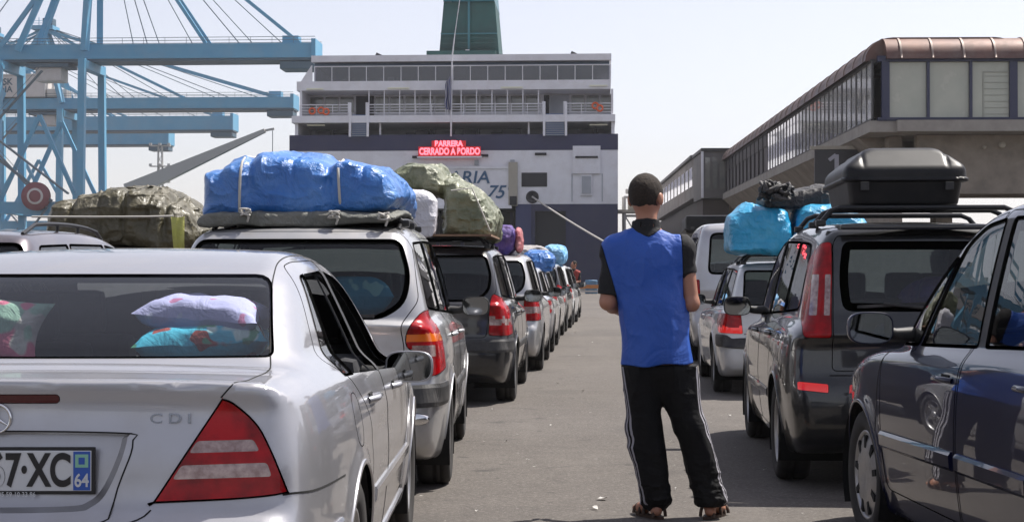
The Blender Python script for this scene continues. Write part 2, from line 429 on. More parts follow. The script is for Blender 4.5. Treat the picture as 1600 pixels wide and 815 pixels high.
def ribbon(V, Nn, lp, wdt, lift, side=0):
    """flat strip along a closed loop; side 0 centred, +1 outward, -1 inward"""
    P = V[lp]; n = Nn[lp]; keep = [0]
    for i in range(1, len(P)):
        if np.linalg.norm(P[i] - P[keep[-1]]) > .004: keep.append(i)
    P = P[keep]; n = n[keep]; t = np.roll(P, -1, 0) - np.roll(P, 1, 0); t = unit(t); b = unit(np.cross(t, n))
    a0, a1 = (-.5, .5) if side == 0 else ((0, 1) if side > 0 else (-1, 0))
    A = P + b * wdt * a0 + n * lift; Bv = P + b * wdt * a1 + n * lift; k = len(P)
    C0 = A - n * (lift + .004); C1 = Bv - n * (lift + .004)
    vs = np.concatenate([C0, A, Bv, C1]); nn = np.concatenate([n, n, n, n])
    fs = []
    for r in range(3): fs += [(r * k + i, r * k + (i + 1) % k, (r + 1) * k + (i + 1) % k, (r + 1) * k + i) for i in range(k)]
    return vs, nn, fs
# ================================================================ ground, water, quay
def asphalt():
    m = bpy.data.materials.new('asphalt'); m.use_nodes = True; t = m.node_tree; p = t.nodes['Principled BSDF']; N = t.nodes.new; Lk = t.links.new
    tc = N('ShaderNodeTexCoord')
    def noise(s, d=6, r=.6, dist=0, vec=None, sc=None):
        n = N('ShaderNodeTexNoise'); n.inputs['Scale'].default_value = s; n.inputs['Detail'].default_value = d; n.inputs['Roughness'].default_value = r; n.inputs['Distortion'].default_value = dist
        if sc:
            mp = N('ShaderNodeMapping'); mp.inputs['Scale'].default_value = sc; Lk(tc.outputs['Object'], mp.inputs[0]); Lk(mp.outputs[0], n.inputs['Vector'])
        else: Lk(tc.outputs['Object'], n.inputs['Vector'])
        return n
    def rng(n, a, b, c, d):
        mr = N('ShaderNodeMapRange'); mr.inputs[1].default_value = a; mr.inputs[2].default_value = b; mr.inputs[3].default_value = c; mr.inputs[4].default_value = d; Lk(n.outputs[0], mr.inputs[0]); return mr
    def mix(f, a, b, mode='MIX'):
        x = N('ShaderNodeMixRGB'); x.blend_type = mode
        if isinstance(f, float): x.inputs[0].default_value = f
        else: Lk(f.outputs[0], x.inputs[0])
        for i, c in ((1, a), (2, b)):
            if isinstance(c, tuple): x.inputs[i].default_value = (*c, 1)
            else: Lk(c.outputs[0], x.inputs[i])
        return x
    c = mix(rng(noise(.35, 5, .65), .35, .68, 0, 1), (.098, .085, .075), (.138, .122, .109))
    c = mix(rng(noise(4, 7, .75), .3, .72, 0, .7), c, (.068, .060, .054))
    c = mix(rng(noise(34, 5, .9), .50, .62, 0, .6), c, (.25, .23, .205))                 # pale stones of the worn surface
    c = mix(rng(noise(41, 5, .9), .53, .66, 0, .75), c, (.036, .032, .030))
    c = mix(rng(noise(1.1, 5, .65, 1.5), .60, .72, 0, .7), c, (.032, .029, .028))            # oil drips
    c = mix(rng(noise(7, 3, .5, .5), .68, .74, 0, .6), c, (.030, .027, .026))
    c = mix(rng(noise(.9, 5, .65, .4, sc=(1, .10, 1)), .52, .75, 0, .5), c, (.165, .148, .132))  # tyre
    c = mix(rng(noise(.22, 3, .5), .56, .60, 0, .45), c, (.080, .072, .066))   # resurfaced patches
    c = mix(rng(noise(16, 2, .5), .735, .745, 0, .8), c, (.42, .40, .37))   # specks of rubbish and chewing gum-polished tracks
    v = N('ShaderNodeTexVoronoi'); v.feature = 'DISTANCE_TO_EDGE'; v.inputs['Scale'].default_value = .33
    wn = noise(2.2, 4, .6); ad = N('ShaderNodeMixRGB'); ad.blend_type = 'ADD'; ad.inputs[0].default_value = .35; Lk(tc.outputs['Object'], ad.inputs[1]); Lk(wn.outputs['Color'], ad.inputs[2]); Lk(ad.outputs[0], v.inputs['Vector'])
    cr = rng(v, 0.0, .004, .25, 0); c = mix(cr, c, (.03, .028, .026))
    Lk(c.outputs[0], p.inputs['Base Color']); p.inputs['Roughness'].default_value = .88
    b = N('ShaderNodeBump'); b.inputs['Strength'].default_value = .8; b.inputs['Distance'].default_value = .012; Lk(noise(55, 4, .85).outputs[0], b.inputs['Height'])
    b2 = N('ShaderNodeBump'); b2.inputs['Strength'].default_value = .4; b2.inputs['Distance'].default_value = .03; Lk(noise(3, 4, .6).outputs[0], b2.inputs['Height']); Lk(b.outputs[0], b2.inputs['Normal']); Lk(b2.outputs[0], p.inputs['Normal'])
    return m
M['asphalt'] = asphalt()
M['water'] = mat('sea_water', (.02, .06, .07), .08, bump=[(1.2, .5, .25), (.2, .4, .8)])
M['concrete'] = mat('concrete', (.31, .27, .225), .9, var=(.9, .8, (.16, .14, .12)), bump=[(8, .3, .01)])
M['concrete_pale'] = mat('pale_concrete', (.34, .32, .29), .9, var=(1.3, .8, (.25, .23, .21)), bump=[(8, .3, .01)])
M['hill'] = mat('dry_hill', (.16, .15, .11), .95, var=(.01, .9, (.09, .11, .06)))
QY = 138.0
gm = MB()
X0, X1 = -62, 10.6
for (a, b, c, d) in ((-2500, -60, 2500, QY), (-2500, QY, X0, 2600), (X1, QY, 2500, 2600), (-2500, -300, 2500, -60)):
    gm.add([(a, b, 0), (c, b, 0), (c, d, 0), (a, d, 0)], [(0, 1, 2, 3)])
gm.build('ground', M['asphalt'], kind='structure')
qm = MB(); qm.box(((X0 + X1) / 2, QY - .4, -2), (X1 - X0, .8, 3.98)); qm.box((X0 + .4 - .8, QY + 1200, -2), (.8, 2400, 3.98)); qm.box((X1 + .4, QY + 1200, -2), (.8, 2400, 3.98))
qm.build('quay_wall', M['concrete'], kind='structure')
wm = MB(); wm.add([(X0, QY, -2), (X1, QY, -2), (X1, 2600, -2), (X0, 2600, -2)], [(0, 1, 2, 3)]); wm.build('sea', M['water'], kind='structure')
kb = MB(); kb.box((-24, QY - .3, .125), (76, .5, .25), 0, bev=.03); kb.build('quay_kerb', M['concrete_pale'], kind='structure')
# distant low hills round the bay
hm = MB(); n = 120; vs = []
for i in range(n + 1):
    a = R(35 + 110 * i / n); d = 2300; x, y = d * math.cos(a), d * math.sin(a)
    hgt = 18 + 26 * max(0, fbm(np.float64(i * .11), 3.3, 0, 4, 4)) + 12 * float(vnoise(i * .5, 0, 0, 3))
    vs += [(x, y, -1), (x * 1.03, y * 1.03, max(4, hgt)), (x * 1.1, y * 1.1, -1)]
hm.add(vs, [(3 * i + k, 3 * i + 3 + k, 3 * i + 4 + k, 3 * i + 1 + k) for i in range(n) for k in (0, 1)], 0, True); hm.build('hills', M['hill'], kind='structure')

# ================================================================ the ferry
M['ship_navy'] = mat('ship_navy', (.014, .017, .068), .45, var=(.25, .6, (.030, .032, .09)), dust=(.35, .25, (.10, .09, .10)))
M['ship_white'] = mat('ship_white', (.82, .82, .86), .5, var=(.3, .6, (.68, .68, .74)), dust=(.8, .30, (.36, .30, .26)))
M['ship_grey'] = mat('ship_grey', (.42, .44, .48), .6, var=(.5, .6, (.24, .26, .30)))
M['ship_dark'] = mat('ship_interior', (.03, .03, .035), .8)
M['ship_stair'] = mat('ship_stair_blue', (.10, .15, .26), .6)
M['ship_window'] = mat('ship_window', (.14, .15, .15), .10, 0, .8, var=(.7, .8, (.24, .23, .20)))
M['funnel_green'] = mat('funnel_green', (.002, .060, .056), .6, var=(.4, .7, (.004, .030, .032)))
M['funnel_teal'] = mat('funnel_teal', (.012, .11, .14), .35)
M['ship_glass'] = glass_mat('ship_screen_glass', (.55, .55, .62), ior=1.7)
M['led_red'] = mat('led_red', (.6, .01, .02), .5, emit=((1, .03, .06), 1.3)); M['led_board'] = mat('led_board', (.12, .006, .010), .5, emit=((1, .01, .02), .25))
M['led_text'] = mat('led_text', (1, .2, .2), .5, emit=((1, .10, .14), 2.4))
M['orange'] = mat('lifebuoy_orange', (.75, .12, .03), .5); M['letter_blue'] = mat('ship_letter_blue', (.03, .10, .20), .5)
M['rope'] = mat('rope_white', (.50, .48, .44), .9, bump=[(300, .5, .003)]); M['beige'] = mat('beige_steel', (.40, .37, .31), .6, dust=(.8, .5, (.25, .2, .16)))
ship = empty('ferry', (-5.55, 150, 0), R(-3.1), label='large white and navy ferry seen from astern, moored across the end of the quay', cat='ferry')
def sx(p): return (p - 707.5) / 16.67
def sz(p): return 1.25 + (433 - p) / 16.67
def quad(mb, x0, x1, z0, z1, y, t=.25, mi=0): mb.box(((x0 + x1) / 2, y + t / 2, (z0 + z1) / 2), (x1 - x0, t, z1 - z0), mi)
H1, H2, H3 = 8.09, 13.13, 14.63; HW = 15.45
a = MB()     # stern plating, navy
quad(a, -HW, sx(655), -2, H1, 0); quad(a, sx(812), sx(836), -2, H1, 0); quad(a, sx(884), HW, -2, H1, 0); quad(a, sx(836), sx(884), -2, 4.1, 0); quad(a, sx(836), sx(884), 7.45, H1, 0)
quad(a, sx(836), sx(884), 4.1, 7.45, .5, .1, 1)
a.box((-HW + .15, 60, 3.05), (.3, 119.5, 10.1)); a.box((HW - .15, 60, 3.05), (.3, 119.5, 10.1))
a.prism([(-HW, 120), (HW, 120), (HW * .8, 145), (0, 176), (-HW * .8, 145)], 'z', -2, H1)
a.build('hull', [M['ship_navy'], M['ship_dark']], ship)
a = MB(); a.box((1.2, 12, 3.0), (9.6, .3, 10), 0); a.box((-3.6, 6, 3.0), (.2, 12, 10), 0); a.box((6.1, 6, 3.0), (.2, 12, 10), 0); a.box((1.2, 6, .05), (9.6, 12, .1), 1)
for k in range(4): a.box((-2.6 + 2.5 * k, 11.7, 4.0), (.35, .3, 7.5), 2)
a.build('car_deck', [M['ship_dark'], M['ship_grey'], M['ship_navy']], ship)
a = MB(); quad(a, sx(806), sx(830), 0.1, H1 - .02, -.12, .1, 0); a.build('ramp_guide', mat('ship_navy_pale', (.035, .045, .13), .5), ship)
a = MB(); quad(a, -HW, HW, H1, H2, 0)
a.box((-HW + .15, 60, (H1 + H2) / 2), (.3, 119.5, H2 - H1)); a.box((HW - .15, 60, (H1 + H2) / 2), (.3, 119.5, H2 - H1)); a.prism([(-HW, 120), (HW, 120), (HW * .8, 147), (0, 180), (-HW * .8, 147)], 'z', H1, H3 + 1.5)
a.build('upper_hull', M['ship_white'], ship)
a = MB(); quad(a, -HW - .02, HW + .02, H2, H3, -.02, .27); a.box((-HW + .13, 60, (H2 + H3) / 2), (.3, 119.5, H3 - H2)); a.box((HW - .13, 60, (H2 + H3) / 2), (.3, 119.5, H3 - H2)); a.build('navy_band', M['ship_navy'], ship)
a = MB(); a.box((0, 60, H3 - .5), (2 * HW - .6, 119, .3)); a.build('mooring_deck', M['ship_grey'], ship)
# stern door and its frame, fairlead, ports, vents
a = MB(); quad(a, sx(640), sx(796), sz(322) + .05, sz(262), -.22, .2); quad(a, sx(640), sx(796), sz(264), sz(260), -.34, .1); quad(a, sx(640), sx(800), sz(326), sz(321), -.5, .5); a.build('stern_door', M['ship_white'], ship)
a = MB(); quad(a, sx(795), sx(809), sz(322), sz(254), -.45, .43); quad(a, sx(797), sx(808), sz(321), sz(307), -.55, .1, 1); a.build('door_pillar', [M['beige'], M['ship_dark']], ship)
def on_stern(name, s, px, py, capx, mt, shear=0, sxx=1.0): return text_obj(name, s, capx / 16.67 / .7, mt, ship, Matrix.Translation((sx(px), -.26, sz(py))) @ REAR, .02, sxx, shear, bold=.02)
on_stern('hull_lettering', 'ARIA', 733, 278, 19, M['letter_blue'], .15, 1.08); on_stern('hull_lettering', "75'", 776, 301, 20, M['letter_blue'], .35, 1.0)
a = MB(); quad(a, sx(815), sx(855), sz(292), sz(270), -.03, .1); a.build('mooring_port', M['ship_dark'], ship)
a = MB(); a.lathe([(.0, -.02), (.42, -.02), (.46, -.10), (.60, -.10), (.60, .05)], 24, 0, Matrix.Translation((sx(832), 0, sz(308))) @ Matrix.Rotation(R(90), 4, 'Z')); a.build('fairlead', M['ship_dark'], ship)
a = MB(); quad(a, sx(895), sx(938), sz(272), sz(229), -.35, .33)
for k in range(6): quad(a, sx(897 + k * 7), sx(901 + k * 7), sz(248), sz(231), -.42, .08)
quad(a, sx(899), sx(934), sz(248), sz(245), -.45, .1, 1); quad(a, sx(907), sx(925), sz(306), sz(272), -.2, .2); quad(a, sx(909), sx(923), sz(303), sz(276), -.28, .08, 2)
for p in (893, 940): quad(a, sx(p), sx(p) + .08, sz(315), sz(272), -.06, .06, 2)
a.build('vent_casing', [M['ship_white'], M['ship_dark'], M['ship_grey']], ship)
for (p0, p1, q) in ((836, 854, 241), (752, 763, 243), (644, 656, 245)):
    a = MB(); a.tube([(sx(p0), -.12, sz(q)), (sx(p1), -.12, sz(q))], .12, 8); a.build('hull_fitting', M['ship_dark'], ship)
for p in (745, 801):
    a = MB(); quad(a, sx(p) - .2, sx(p) + .2, sz(258), sz(250), -.3, .3); a.build('door_hinge', M['ship_grey'], ship)
# LED board
a = MB(); quad(a, sx(655), sx(752), sz(245), sz(230), -1.0, .3); quad(a, sx(676), sx(729), sz(230), sz(221), -1.0, .3); quad(a, sx(653), sx(754), sz(247.5), sz(245.2), -1.05, .6, 1)
for p in (660, 705, 748): a.beam((sx(p), -.9, sz(238)), (sx(p), .1, sz(233)), .12, .12, 1)
led = a.build('led_board', [M['led_board'], M['ship_white']], ship)
text_obj('led_text', 'CERRADO A BORDO', .86, M['led_text'], led, Matrix.Translation((sx(704), -1.03, sz(238))) @ REAR, .01, .70, bold=.035)
text_obj('led_text', 'BARRERA', .72, M['led_text'], led, Matrix.Translation((sx(702.5), -1.03, sz(226))) @ REAR, .01, .86, bold=.035)
# open mooring deck
zB0, zB1 = sz(191), sz(180); zC0, zC1 = sz(140), sz(125.5); zD0, zD1 = sz(100), sz(86)
a = MB(); quad(a, sx(458), sx(960), H3, zB0, 7, .3, 0); a.box((sx(458) + .15, 3.6, (H3 + zB0) / 2), (.3, 7, zB0 - H3), 1); a.box((sx(960) - .15, 3.6, (H3 + zB0) / 2), (.3, 7, zB0 - H3), 1)
for k, (p0, p1) in enumerate(((500, 530), (620, 700), (760, 800), (905, 935))): quad(a, sx(p0), sx(p1), H3 + .15, zB0 - .35, 6.8, .3, 2)
for p in (592, 826): a.tube([(sx(p), .5, H3 - .4), (sx(p), .5, zB0 + .05)], .10, 8, 1)
for p in (497, 655, 690, 730, 795, 915): a.box((sx(p), 2.5, H3 + .25), (1.1 + random.random(), .8, .75), 2, bev=.1); a.tube([(sx(p) + .9, 2.2, H3 - .3), (sx(p) + .9, 2.2, H3 + .7)], .16, 8, 2)
a.build('mooring_bay', [M['ship_grey'], M['ship_white'], M['ship_dark']], ship)
a = MB(); a.box((0, 8, (zB0 + zB1) / 2), (sx(962) - sx(455), 16.6, zB1 - zB0)); a.build('promenade_slab', M['ship_white'], ship)
def stair(p0, p1):
    a = MB(); x0, x1 = sx(p0), sx(p1); N_ = 10; z0, z1 = H3 - .2, zB1
    a.add([(x0, -.36, z0 - .0), (x1, -.36, z0), (x1, -.10, z1 + .1), (x0, -.10, z1 + .1)], [(0, 1, 2, 3)], 0)
    for k in range(N_): a.box(((x0 + x1) / 2, -.36 + .26 * k / N_ - .05, z0 + (z1 - z0) * (k + .5) / N_), (x1 - x0, .12, .05), 1)
    for x in (x0 - .15, x1 + .15): a.beam((x, -.45, z0), (x - .0, -.25, z1 + 1.1), .22, .14, 2)
    a.build('stair', [M['ship_stair'], M['ship_grey'], M['ship_white']], ship)
stair(549, 572); stair(853, 882)
# glazed promenade
a = MB(); quad(a, sx(467), sx(957), zB1, zC0, 4.0, .3, 0)
a.box((sx(466) + .1, 2.0, (zB1 + zC0) / 2), (.2, 4, zC0 - zB1), 0); a.box((sx(958) - .1, 2.0, (zB1 + zC0) / 2), (.2, 4, zC0 - zB1), 0)
a.build('promenade_wall', M['ship_white'], ship)
wins = [(471, 492), (496, 516), (520, 541)] + [(577 + 24.2 * k, 577 + 24.2 * k + 20.5) for k in range(11)] + [(892, 912), (916, 935), (939, 955)]
for (p0, p1) in wins:
    a = MB(); quad(a, sx(p0), sx(p1), zB1 + .75, zC0 - .18, 3.85, .12); a.build('window', M['ship_window'], ship)
for (p0, p1, mt) in ((545, 574, M['ship_dark']), (848, 856, M['ship_dark']), (858, 888, M['ship_grey'])):
    a = MB(); quad(a, sx(p0), sx(p1), zB1, zC0 - .1, 3.86, .12); a.build('doorway', mt, ship)
for k in range(12): 
    a = MB(); x = sx(575 + 24.2 * k); a.tube([(x, .2, zB1), (x, .2, zC0 + .03)], .055, 8); a.build('deck_post', M['ship_white'], ship)
def rail(p0, p1, z, h=1.05, y=.0, n=4):
    a = MB(); x0, x1 = sx(p0), sx(p1)
    for k in range(n): zz = z + h * (k + 1) / n; a.tube([(x0, y, zz), (x1, y, zz)], .030 if k < n - 1 else .05, 6)
    m = max(2, int((x1 - x0) / 1.4) + 1)
    for i in range(m): x = x0 + (x1 - x0) * i / (m - 1); a.tube([(x, y, z), (x, y, z + h)], .035, 6)
    a.build('railing', M['ship_white'], ship)
rail(466, 544, zB1); rail(574, 849, zB1); rail(884, 957, zB1)
for p in (545, 573, 850, 883): a = MB(); a.box((sx(p), -.05, zB1 + .62), (.3, .3, 1.25)); a.build('rail_post', M['ship_white'], ship)
for (p, q) in ((486, 174), (500, 173), (508, 175), (930, 168), (937, 172)):
    a = MB(); c = Vector((sx(p), -.12, sz(q) + .1)); a.tube([c + Vector((.27 * math.cos(t), 0, .27 * math.sin(t))) for t in np.linspace(0, 2 * math.pi, 17)], .09, 8, cap=False); a.build('lifebuoy', M['orange'], ship)
for (p, q, w_) in ((490, 193.5, 28), (935, 195, 28), (490, 137.5, 26), (622, 137, 34), (800, 137, 34), (935, 135, 28)):
    a = MB(); a.box((sx(p), .6 if q > 150 else -.06, sz(q)), (w_ / 16.67, .25, .13)); a.build('deck_light', mat('deck_light', (.8, .8, .65), .4), ship)
a = MB(); a.box((0, 9, (zC0 + zC1) / 2), (sx(958) - sx(465), 18, zC1 - zC0)); a.build('upper_slab', M['ship_white'], ship)
# top deck behind its glass screen
a = MB(); a.box((0, 14, (zC1 + zD1) / 2), (sx(952) - sx(490), 4, zD1 - zC1 - .2), 0); a.box((sx(487), 7, (zC1 + zD0) / 2), (.2, 12, zD0 - zC1), 1); a.box((sx(953), 7, (zC1 + zD0) / 2), (.2, 12, zD0 - zC1), 1); a.build('lounge_wall', [M['ship_grey'], M['ship_white']], ship)
for k in range(9):
    a = MB(); a.box((sx(505 + 12 * k + random.random() * 8), 6 + random.random() * 3, zC1 + .55), (.6, .6, 1.1), 0, bev=.08); a.build('deck_chair_stack', mat('deck_chair_plastic', (.10, .10, .34), .5) if k == 0 else M['ship_grey'], ship)
a = MB(); quad(a, sx(489), sx(953), zC1, sz(103), .2, .03); a.build('glass_screen', M['ship_glass'], ship)
a = MB()
for k in range(18): p = 489 + 27.3 * k; a.box((sx(p), .2, (zC1 + sz(101)) / 2), (.07, .09, sz(101) - zC1))
a.tube([(sx(489), .2, sz(102)), (sx(953), .2, sz(102))], .06, 6); a.build('screen_frame', M['ship_white'], ship)
a = MB(); a.box(((sx(955) + sx(484)) / 2, 8, sz(90)), (sx(955) - sx(484), 16, sz(85) - sz(95)), 0); a.box(((sx(955) + sx(484)) / 2, 8.3, sz(98)), (sx(952) - sx(487), 15, sz(95) - sz(100.5)), 1); a.build('canopy', [M['ship_white'], mat('ship_blue_shade', (.08, .13, .20), .5)], ship)
a = MB(); a.prism([(sx(467), zC1), (sx(485), zC1), (sx(485), sz(100)), (sx(484), sz(100))], 'y', .1, .35); a.build('side_bracket', M['ship_white'], ship)
a = MB(); a.box((0, 70, 17.5), (28.4, 104, 6.4)); a.box((0, 74, 21.6), (25, 94, 2.4)); a.build('superstructure', M['ship_white'], ship)
# funnel
def fun(z): t = (z - 22) / 9.0; return 4.05 - .74 * t
a = MB()
for (z0, z1, mi) in ((21, 34.05, 0), (34.05, 36.5, 1), (36.5, 41, 0)):
    w0, w1 = fun(z0), fun(z1); cx = -1.75
    a.add([(cx - w0, 40, z0), (cx + w0, 40, z0), (cx + w0, 50, z0), (cx - w0, 50, z0), (cx - w1, 40.6, z1), (cx + w1, 40.6, z1), (cx + w1, 49, z1), (cx - w1, 49, z1)], [(0, 1, 5, 4), (1, 2, 6, 5), (2, 3, 7, 6), (3, 0, 4, 7), (4, 5, 6, 7)], mi)
a.box((-1.75, 40, 26.5), (.25, .2, 15), 1); a.box((-1.75, 39.95, 30.2), (fun(30.2) * 2, .12, .12), 1); a.box((-1.9, 39.8, 28.1), (.45, .3, .35), 2)
for k in range(14): a.box((-1.75, 40.02, 22.5 + .55 * k), (fun(22.5 + .55 * k) * 1.9, .05, .10), 0)
a.box((-2.6, 41, 27.4), (8.2, 4, 1.3), 0)
a.build('funnel', [M['funnel_green'], M['funnel_teal'], M['ship_white']], ship)
a = MB(); a.tube([(sx(705), -.3, H3 - .2), (sx(707), -.5, sz(90)), (sx(712), -.9, sz(55))], [.09, .07, .04], 8); a.tube([(sx(712), -.9, sz(55)), (sx(722), -1.3, sz(-10))], .035, 6); a.build('ensign_staff', M['ship_white'], ship)
fl = MB(); vs = []; nz = 22; nx = 9
for j in range(nz + 1):
    for i in range(nx + 1):
        t = j / nz; u = i / nx; w_ = .16 + .45 * math.sin(t * 2.6); x = -.08 - u * w_ - .12 * math.sin(t * 9) * u; y = .20 * math.sin(u * 9 + t * 5) * (.3 + t); vs.append((sx(707) + x, -.75 + y, sz(121) - t * 3.1))
fl.add(vs, [(j * (nx + 1) + i, j * (nx + 1) + i + 1, (j + 1) * (nx + 1) + i + 1, (j + 1) * (nx + 1) + i) for j in range(nz) for i in range(nx)], 0, True)
fl.m = [(1 if (k % nx) % 3 == 1 else 0) for k in range(nz * nx)]
fl.build('ensign', [mat('flag_blue', (.03, .04, .16), .8), mat('flag_white', (.5, .5, .52), .8)], ship, fix=False)
for p in (588, 896): 
    a = MB(); a.box((sx(p), 1.2, sz(83)), (.55, .5, .35), 0, Matrix.Rotation(R(25), 3, 'Y')); a.tube([(sx(p), 1.2, sz(86)), (sx(p), 1.2, sz(82))], .08, 8); a.build('floodlight', M['ship_dark'], ship)
# mooring line and the bollard it runs to
a = MB(); A = Vector((-5.55 + sx(832) * math.cos(R(3.1)), 150 - sx(832) * math.sin(R(3.1)) - .3, sz(308))); B = Vector((13.6, 118, .55))
pts = [A.lerp(B, t) - Vector((0, 0, .45 * 4 * t * (1 - t))) for t in np.linspace(0, 1, 24)]
a.tube(pts, .085, 8); a.build('mooring_rope', M['rope'], label='long mooring rope running from the ferry stern down to the quay on the right', cat='rope')
a = MB(); a.lathe([(.0, .62), (.30, .62), (.34, .52), (.22, .42), (.20, .1), (.34, 0)], 20, 0, Matrix.Translation((13.6, 118, 0)) @ Matrix.Rotation(R(-90), 4, 'Y')); a.build('bollard', M['ship_dark'], label='dark iron bollard on the quay holding the mooring rope', cat='bollard')
# ================================================================ vehicles
def project(F, P, it=6, lim=.05):
    P = np.array(P, float)
    for _ in range(it):
        f = F(*P.T); g = grad(F, P); s = f[:, None] * g / np.maximum((g * g).sum(1, keepdims=True), .05)
        n = np.linalg.norm(s, axis=1, keepdims=True); P = P - s * np.minimum(1, lim / np.maximum(n, 1e-9))
    return P
def resample(pts, step=.02, smooth=True):
    P = catmull(pts, 6, closed=False) if smooth and len(pts) > 2 else np.array(pts, float)
    d = np.linalg.norm(np.diff(P, axis=0), axis=1); s = np.concatenate([[0], np.cumsum(d)]); n = max(2, int(s[-1] / step) + 1)
    t = np.linspace(0, s[-1], n); return np.stack([np.interp(t, s, P[:, i]) for i in range(3)], 1)
def strip(F, pts, wdt, hgt, smooth=True, rnd=True):
    """raised (or 1 mm) strip following the surface: verts, faces"""
    P = project(F, resample(pts, .02, smooth)); n = unit(grad(F, P)); t = unit(np.gradient(P, axis=0)); b = np.cross(t, n)
    prof = [(-.5, -.3), (-.5, .45), (-.32, 1), (.32, 1), (.5, .45), (.5, -.3)] if rnd else [(-.5, -.5), (-.5, 1), (.5, 1), (.5, -.5)]
    k = len(prof); vs = []
    for i in range(len(P)):
        for (a, h) in prof: vs.append(P[i] + b[i] * wdt * a + n[i] * hgt * h)
    m = len(P); fs = [(i * k + j, i * k + j + 1, (i + 1) * k + j + 1, (i + 1) * k + j) for i in range(m - 1) for j in range(k - 1)]
    fs += [tuple(range(k)), tuple(range((m - 1) * k, m * k))[::-1]]
    return vs, fs
def mirx(pts): return [(-p[0],) + tuple(p[1:]) for p in pts]
def car_field(S):
    low = SDF2(catmull(S['low'])); top = SDF2(catmull(S['top']))
    wy = np.array(S['wplan'], float); wg = np.array(S['wglass'], float); L = S['L']; br, bf = S.get('bow_r', .1), S.get('bow_f', .16)
    zs = np.array(S.get('tuck', [(0, .06), (.25, .035), (.4, .012), (.6, 0), (.75, .006), (.9, .03), (1.05, .07), (1.3, .12)]), float)
    cs = catmull(zs, 8, False); cy = catmull(wy, 10, False); cg = catmull(wg, 10, False); tum = S['tumble']; zb = S['zb']; crown = S.get('crown', .05)
    kL, kG, kB = S.get('kL', .07), S.get('kG', .09), S.get('kB', .035); wr, wf, zc, Ra = S['wheels']; ex = S.get('extra')
    def F(x, y, z):
        x2 = x * x; t = np.clip(y / L, 0, 1); fr = np.clip((.45 - t) / .45, 0, 1); ff = np.clip((t - .55) / .45, 0, 1)
        yy = y - br * x2 * fr + bf * x2 * ff
        W = np.interp(y, cy[:, 0], cy[:, 1]); Wg = np.interp(y, cg[:, 0], cg[:, 1]); tk = np.interp(z, cs[:, 0], cs[:, 1])
        fl = 0
        for yw in (wr, wf):
            r = np.sqrt((y - yw) ** 2 + (z - zc) ** 2); fl = fl + .012 * np.exp(-((r - Ra - .01) / .05) ** 2)
        ax_ = np.sqrt(x2 + 1e-6)
        Lw = smax(low(yy, z + .6 * crown * x2), ax_ - (W + fl - tk), kL)
        hz = z - zb; G = smax(top(yy, z + crown * x2 * 1.2), ax_ - (Wg - tum * hz - .10 * np.maximum(hz, 0) ** 2), kG)
        f = smin(Lw, G, kB)
        if ex: f = ex(f, x, y, z)
        return f
    return F
def superdisc(w_, h_, e=2.6, n=36):
    out = []
    for i in range(n):
        a = 2 * math.pi * i / n; c, s = math.cos(a), math.sin(a)
        out.append((w_ / 2 * math.copysign(abs(c) ** (2 / e), c), h_ / 2 * math.copysign(abs(s) ** (2 / e), s)))
    return out
WHEELS = {}
def wheel_meshes(r, style):
    key = (r, style)
    if key in WHEELS: return WHEELS[key]
    s = r / .315; rr = .212 * s
    m = MB(); m.lathe([(rr - .012, .070), (rr, .086), (rr + .02, .098), (r - .045, .104), (r - .018, .094), (r - .006, .076), (r - .006, .05), (r - .012, .047), (r - .012, .041), (r - .005, .038), (r - .004, .01),
             (r - .011, .007), (r - .011, -.007), (r - .004, -.01), (r - .005, -.07), (r - .02, -.095), (rr + .02, -.1), (rr - .01, -.09)], 48, 0)
    t = m.build('wheel', M['rubber']); rim = MB()
    rim.lathe([(rr + .003, .080), (rr - .004, .088), (rr - .014, .086), (rr - .022, .06), (rr - .03, -.06)], 48, 0)
    if style == 'cap':
        rim.lathe([(rr - .012, .074), (rr - .06, .088), (.06, .098), (.04, .092), (.0, .092)], 48, 0)
        for i in range(9):
            a = 2 * math.pi * i / 9; q = Matrix.Rotation(a, 3, 'X'); rim.box(q @ Vector((.086, 0, rr - .055)), (.012, .030, .06), 1, q)
    else:
        n = 5 if style == 'five' else 7
        for i in range(n):
            a = 2 * math.pi * i / n; q = Matrix.Rotation(a, 3, 'X'); wd = .05 if n == 5 else .034
            vs = [(.078, -wd * .55, .03), (.078, wd * .55, .03), (.070, wd * .42, rr - .012), (.070, -wd * .42, rr - .012),
                  (.045, -wd * .7, .03), (.045, wd * .7, .03), (.045, wd * .55, rr - .012), (.045, -wd * .55, rr - .012)]
            rim.add([q @ Vector(v) for v in vs], [(0, 1, 2, 3), (0, 3, 7, 4), (1, 5, 6, 2), (4, 7, 6, 5), (0, 4, 5, 1)], 0)
        rim.lathe([(.062, .05), (.058, .082), (.04, .086), (0, .086)], 24, 0)
    rim.lathe([(rr - .02, .02), (.0, .015)], 24, 1)
    ri = rim.build('rim', [M['alloy'], M['gap']], t)
    WHEELS[key] = (t.data, ri.data); bpy.data.objects.remove(ri); bpy.data.objects.remove(t)
    return WHEELS[key]
def add_wheels(root, S, style='five', r=None):
    r = r or S.get('r', .315); tm, rm = wheel_meshes(r, style)
    for yw in S['wheels'][:2]:
        W = np.interp(yw, [p[0] for p in S['wplan']], [p[1] for p in S['wplan']]) - .105
        for s in (1, -1):
            t = link_mesh('wheel', tm, root, (s * W, yw, r - .004), 0 if s > 0 else math.pi); t.rotation_euler = (random.random() * 3, 0, 0 if s > 0 else math.pi)
            link_mesh('rim', rm, t)
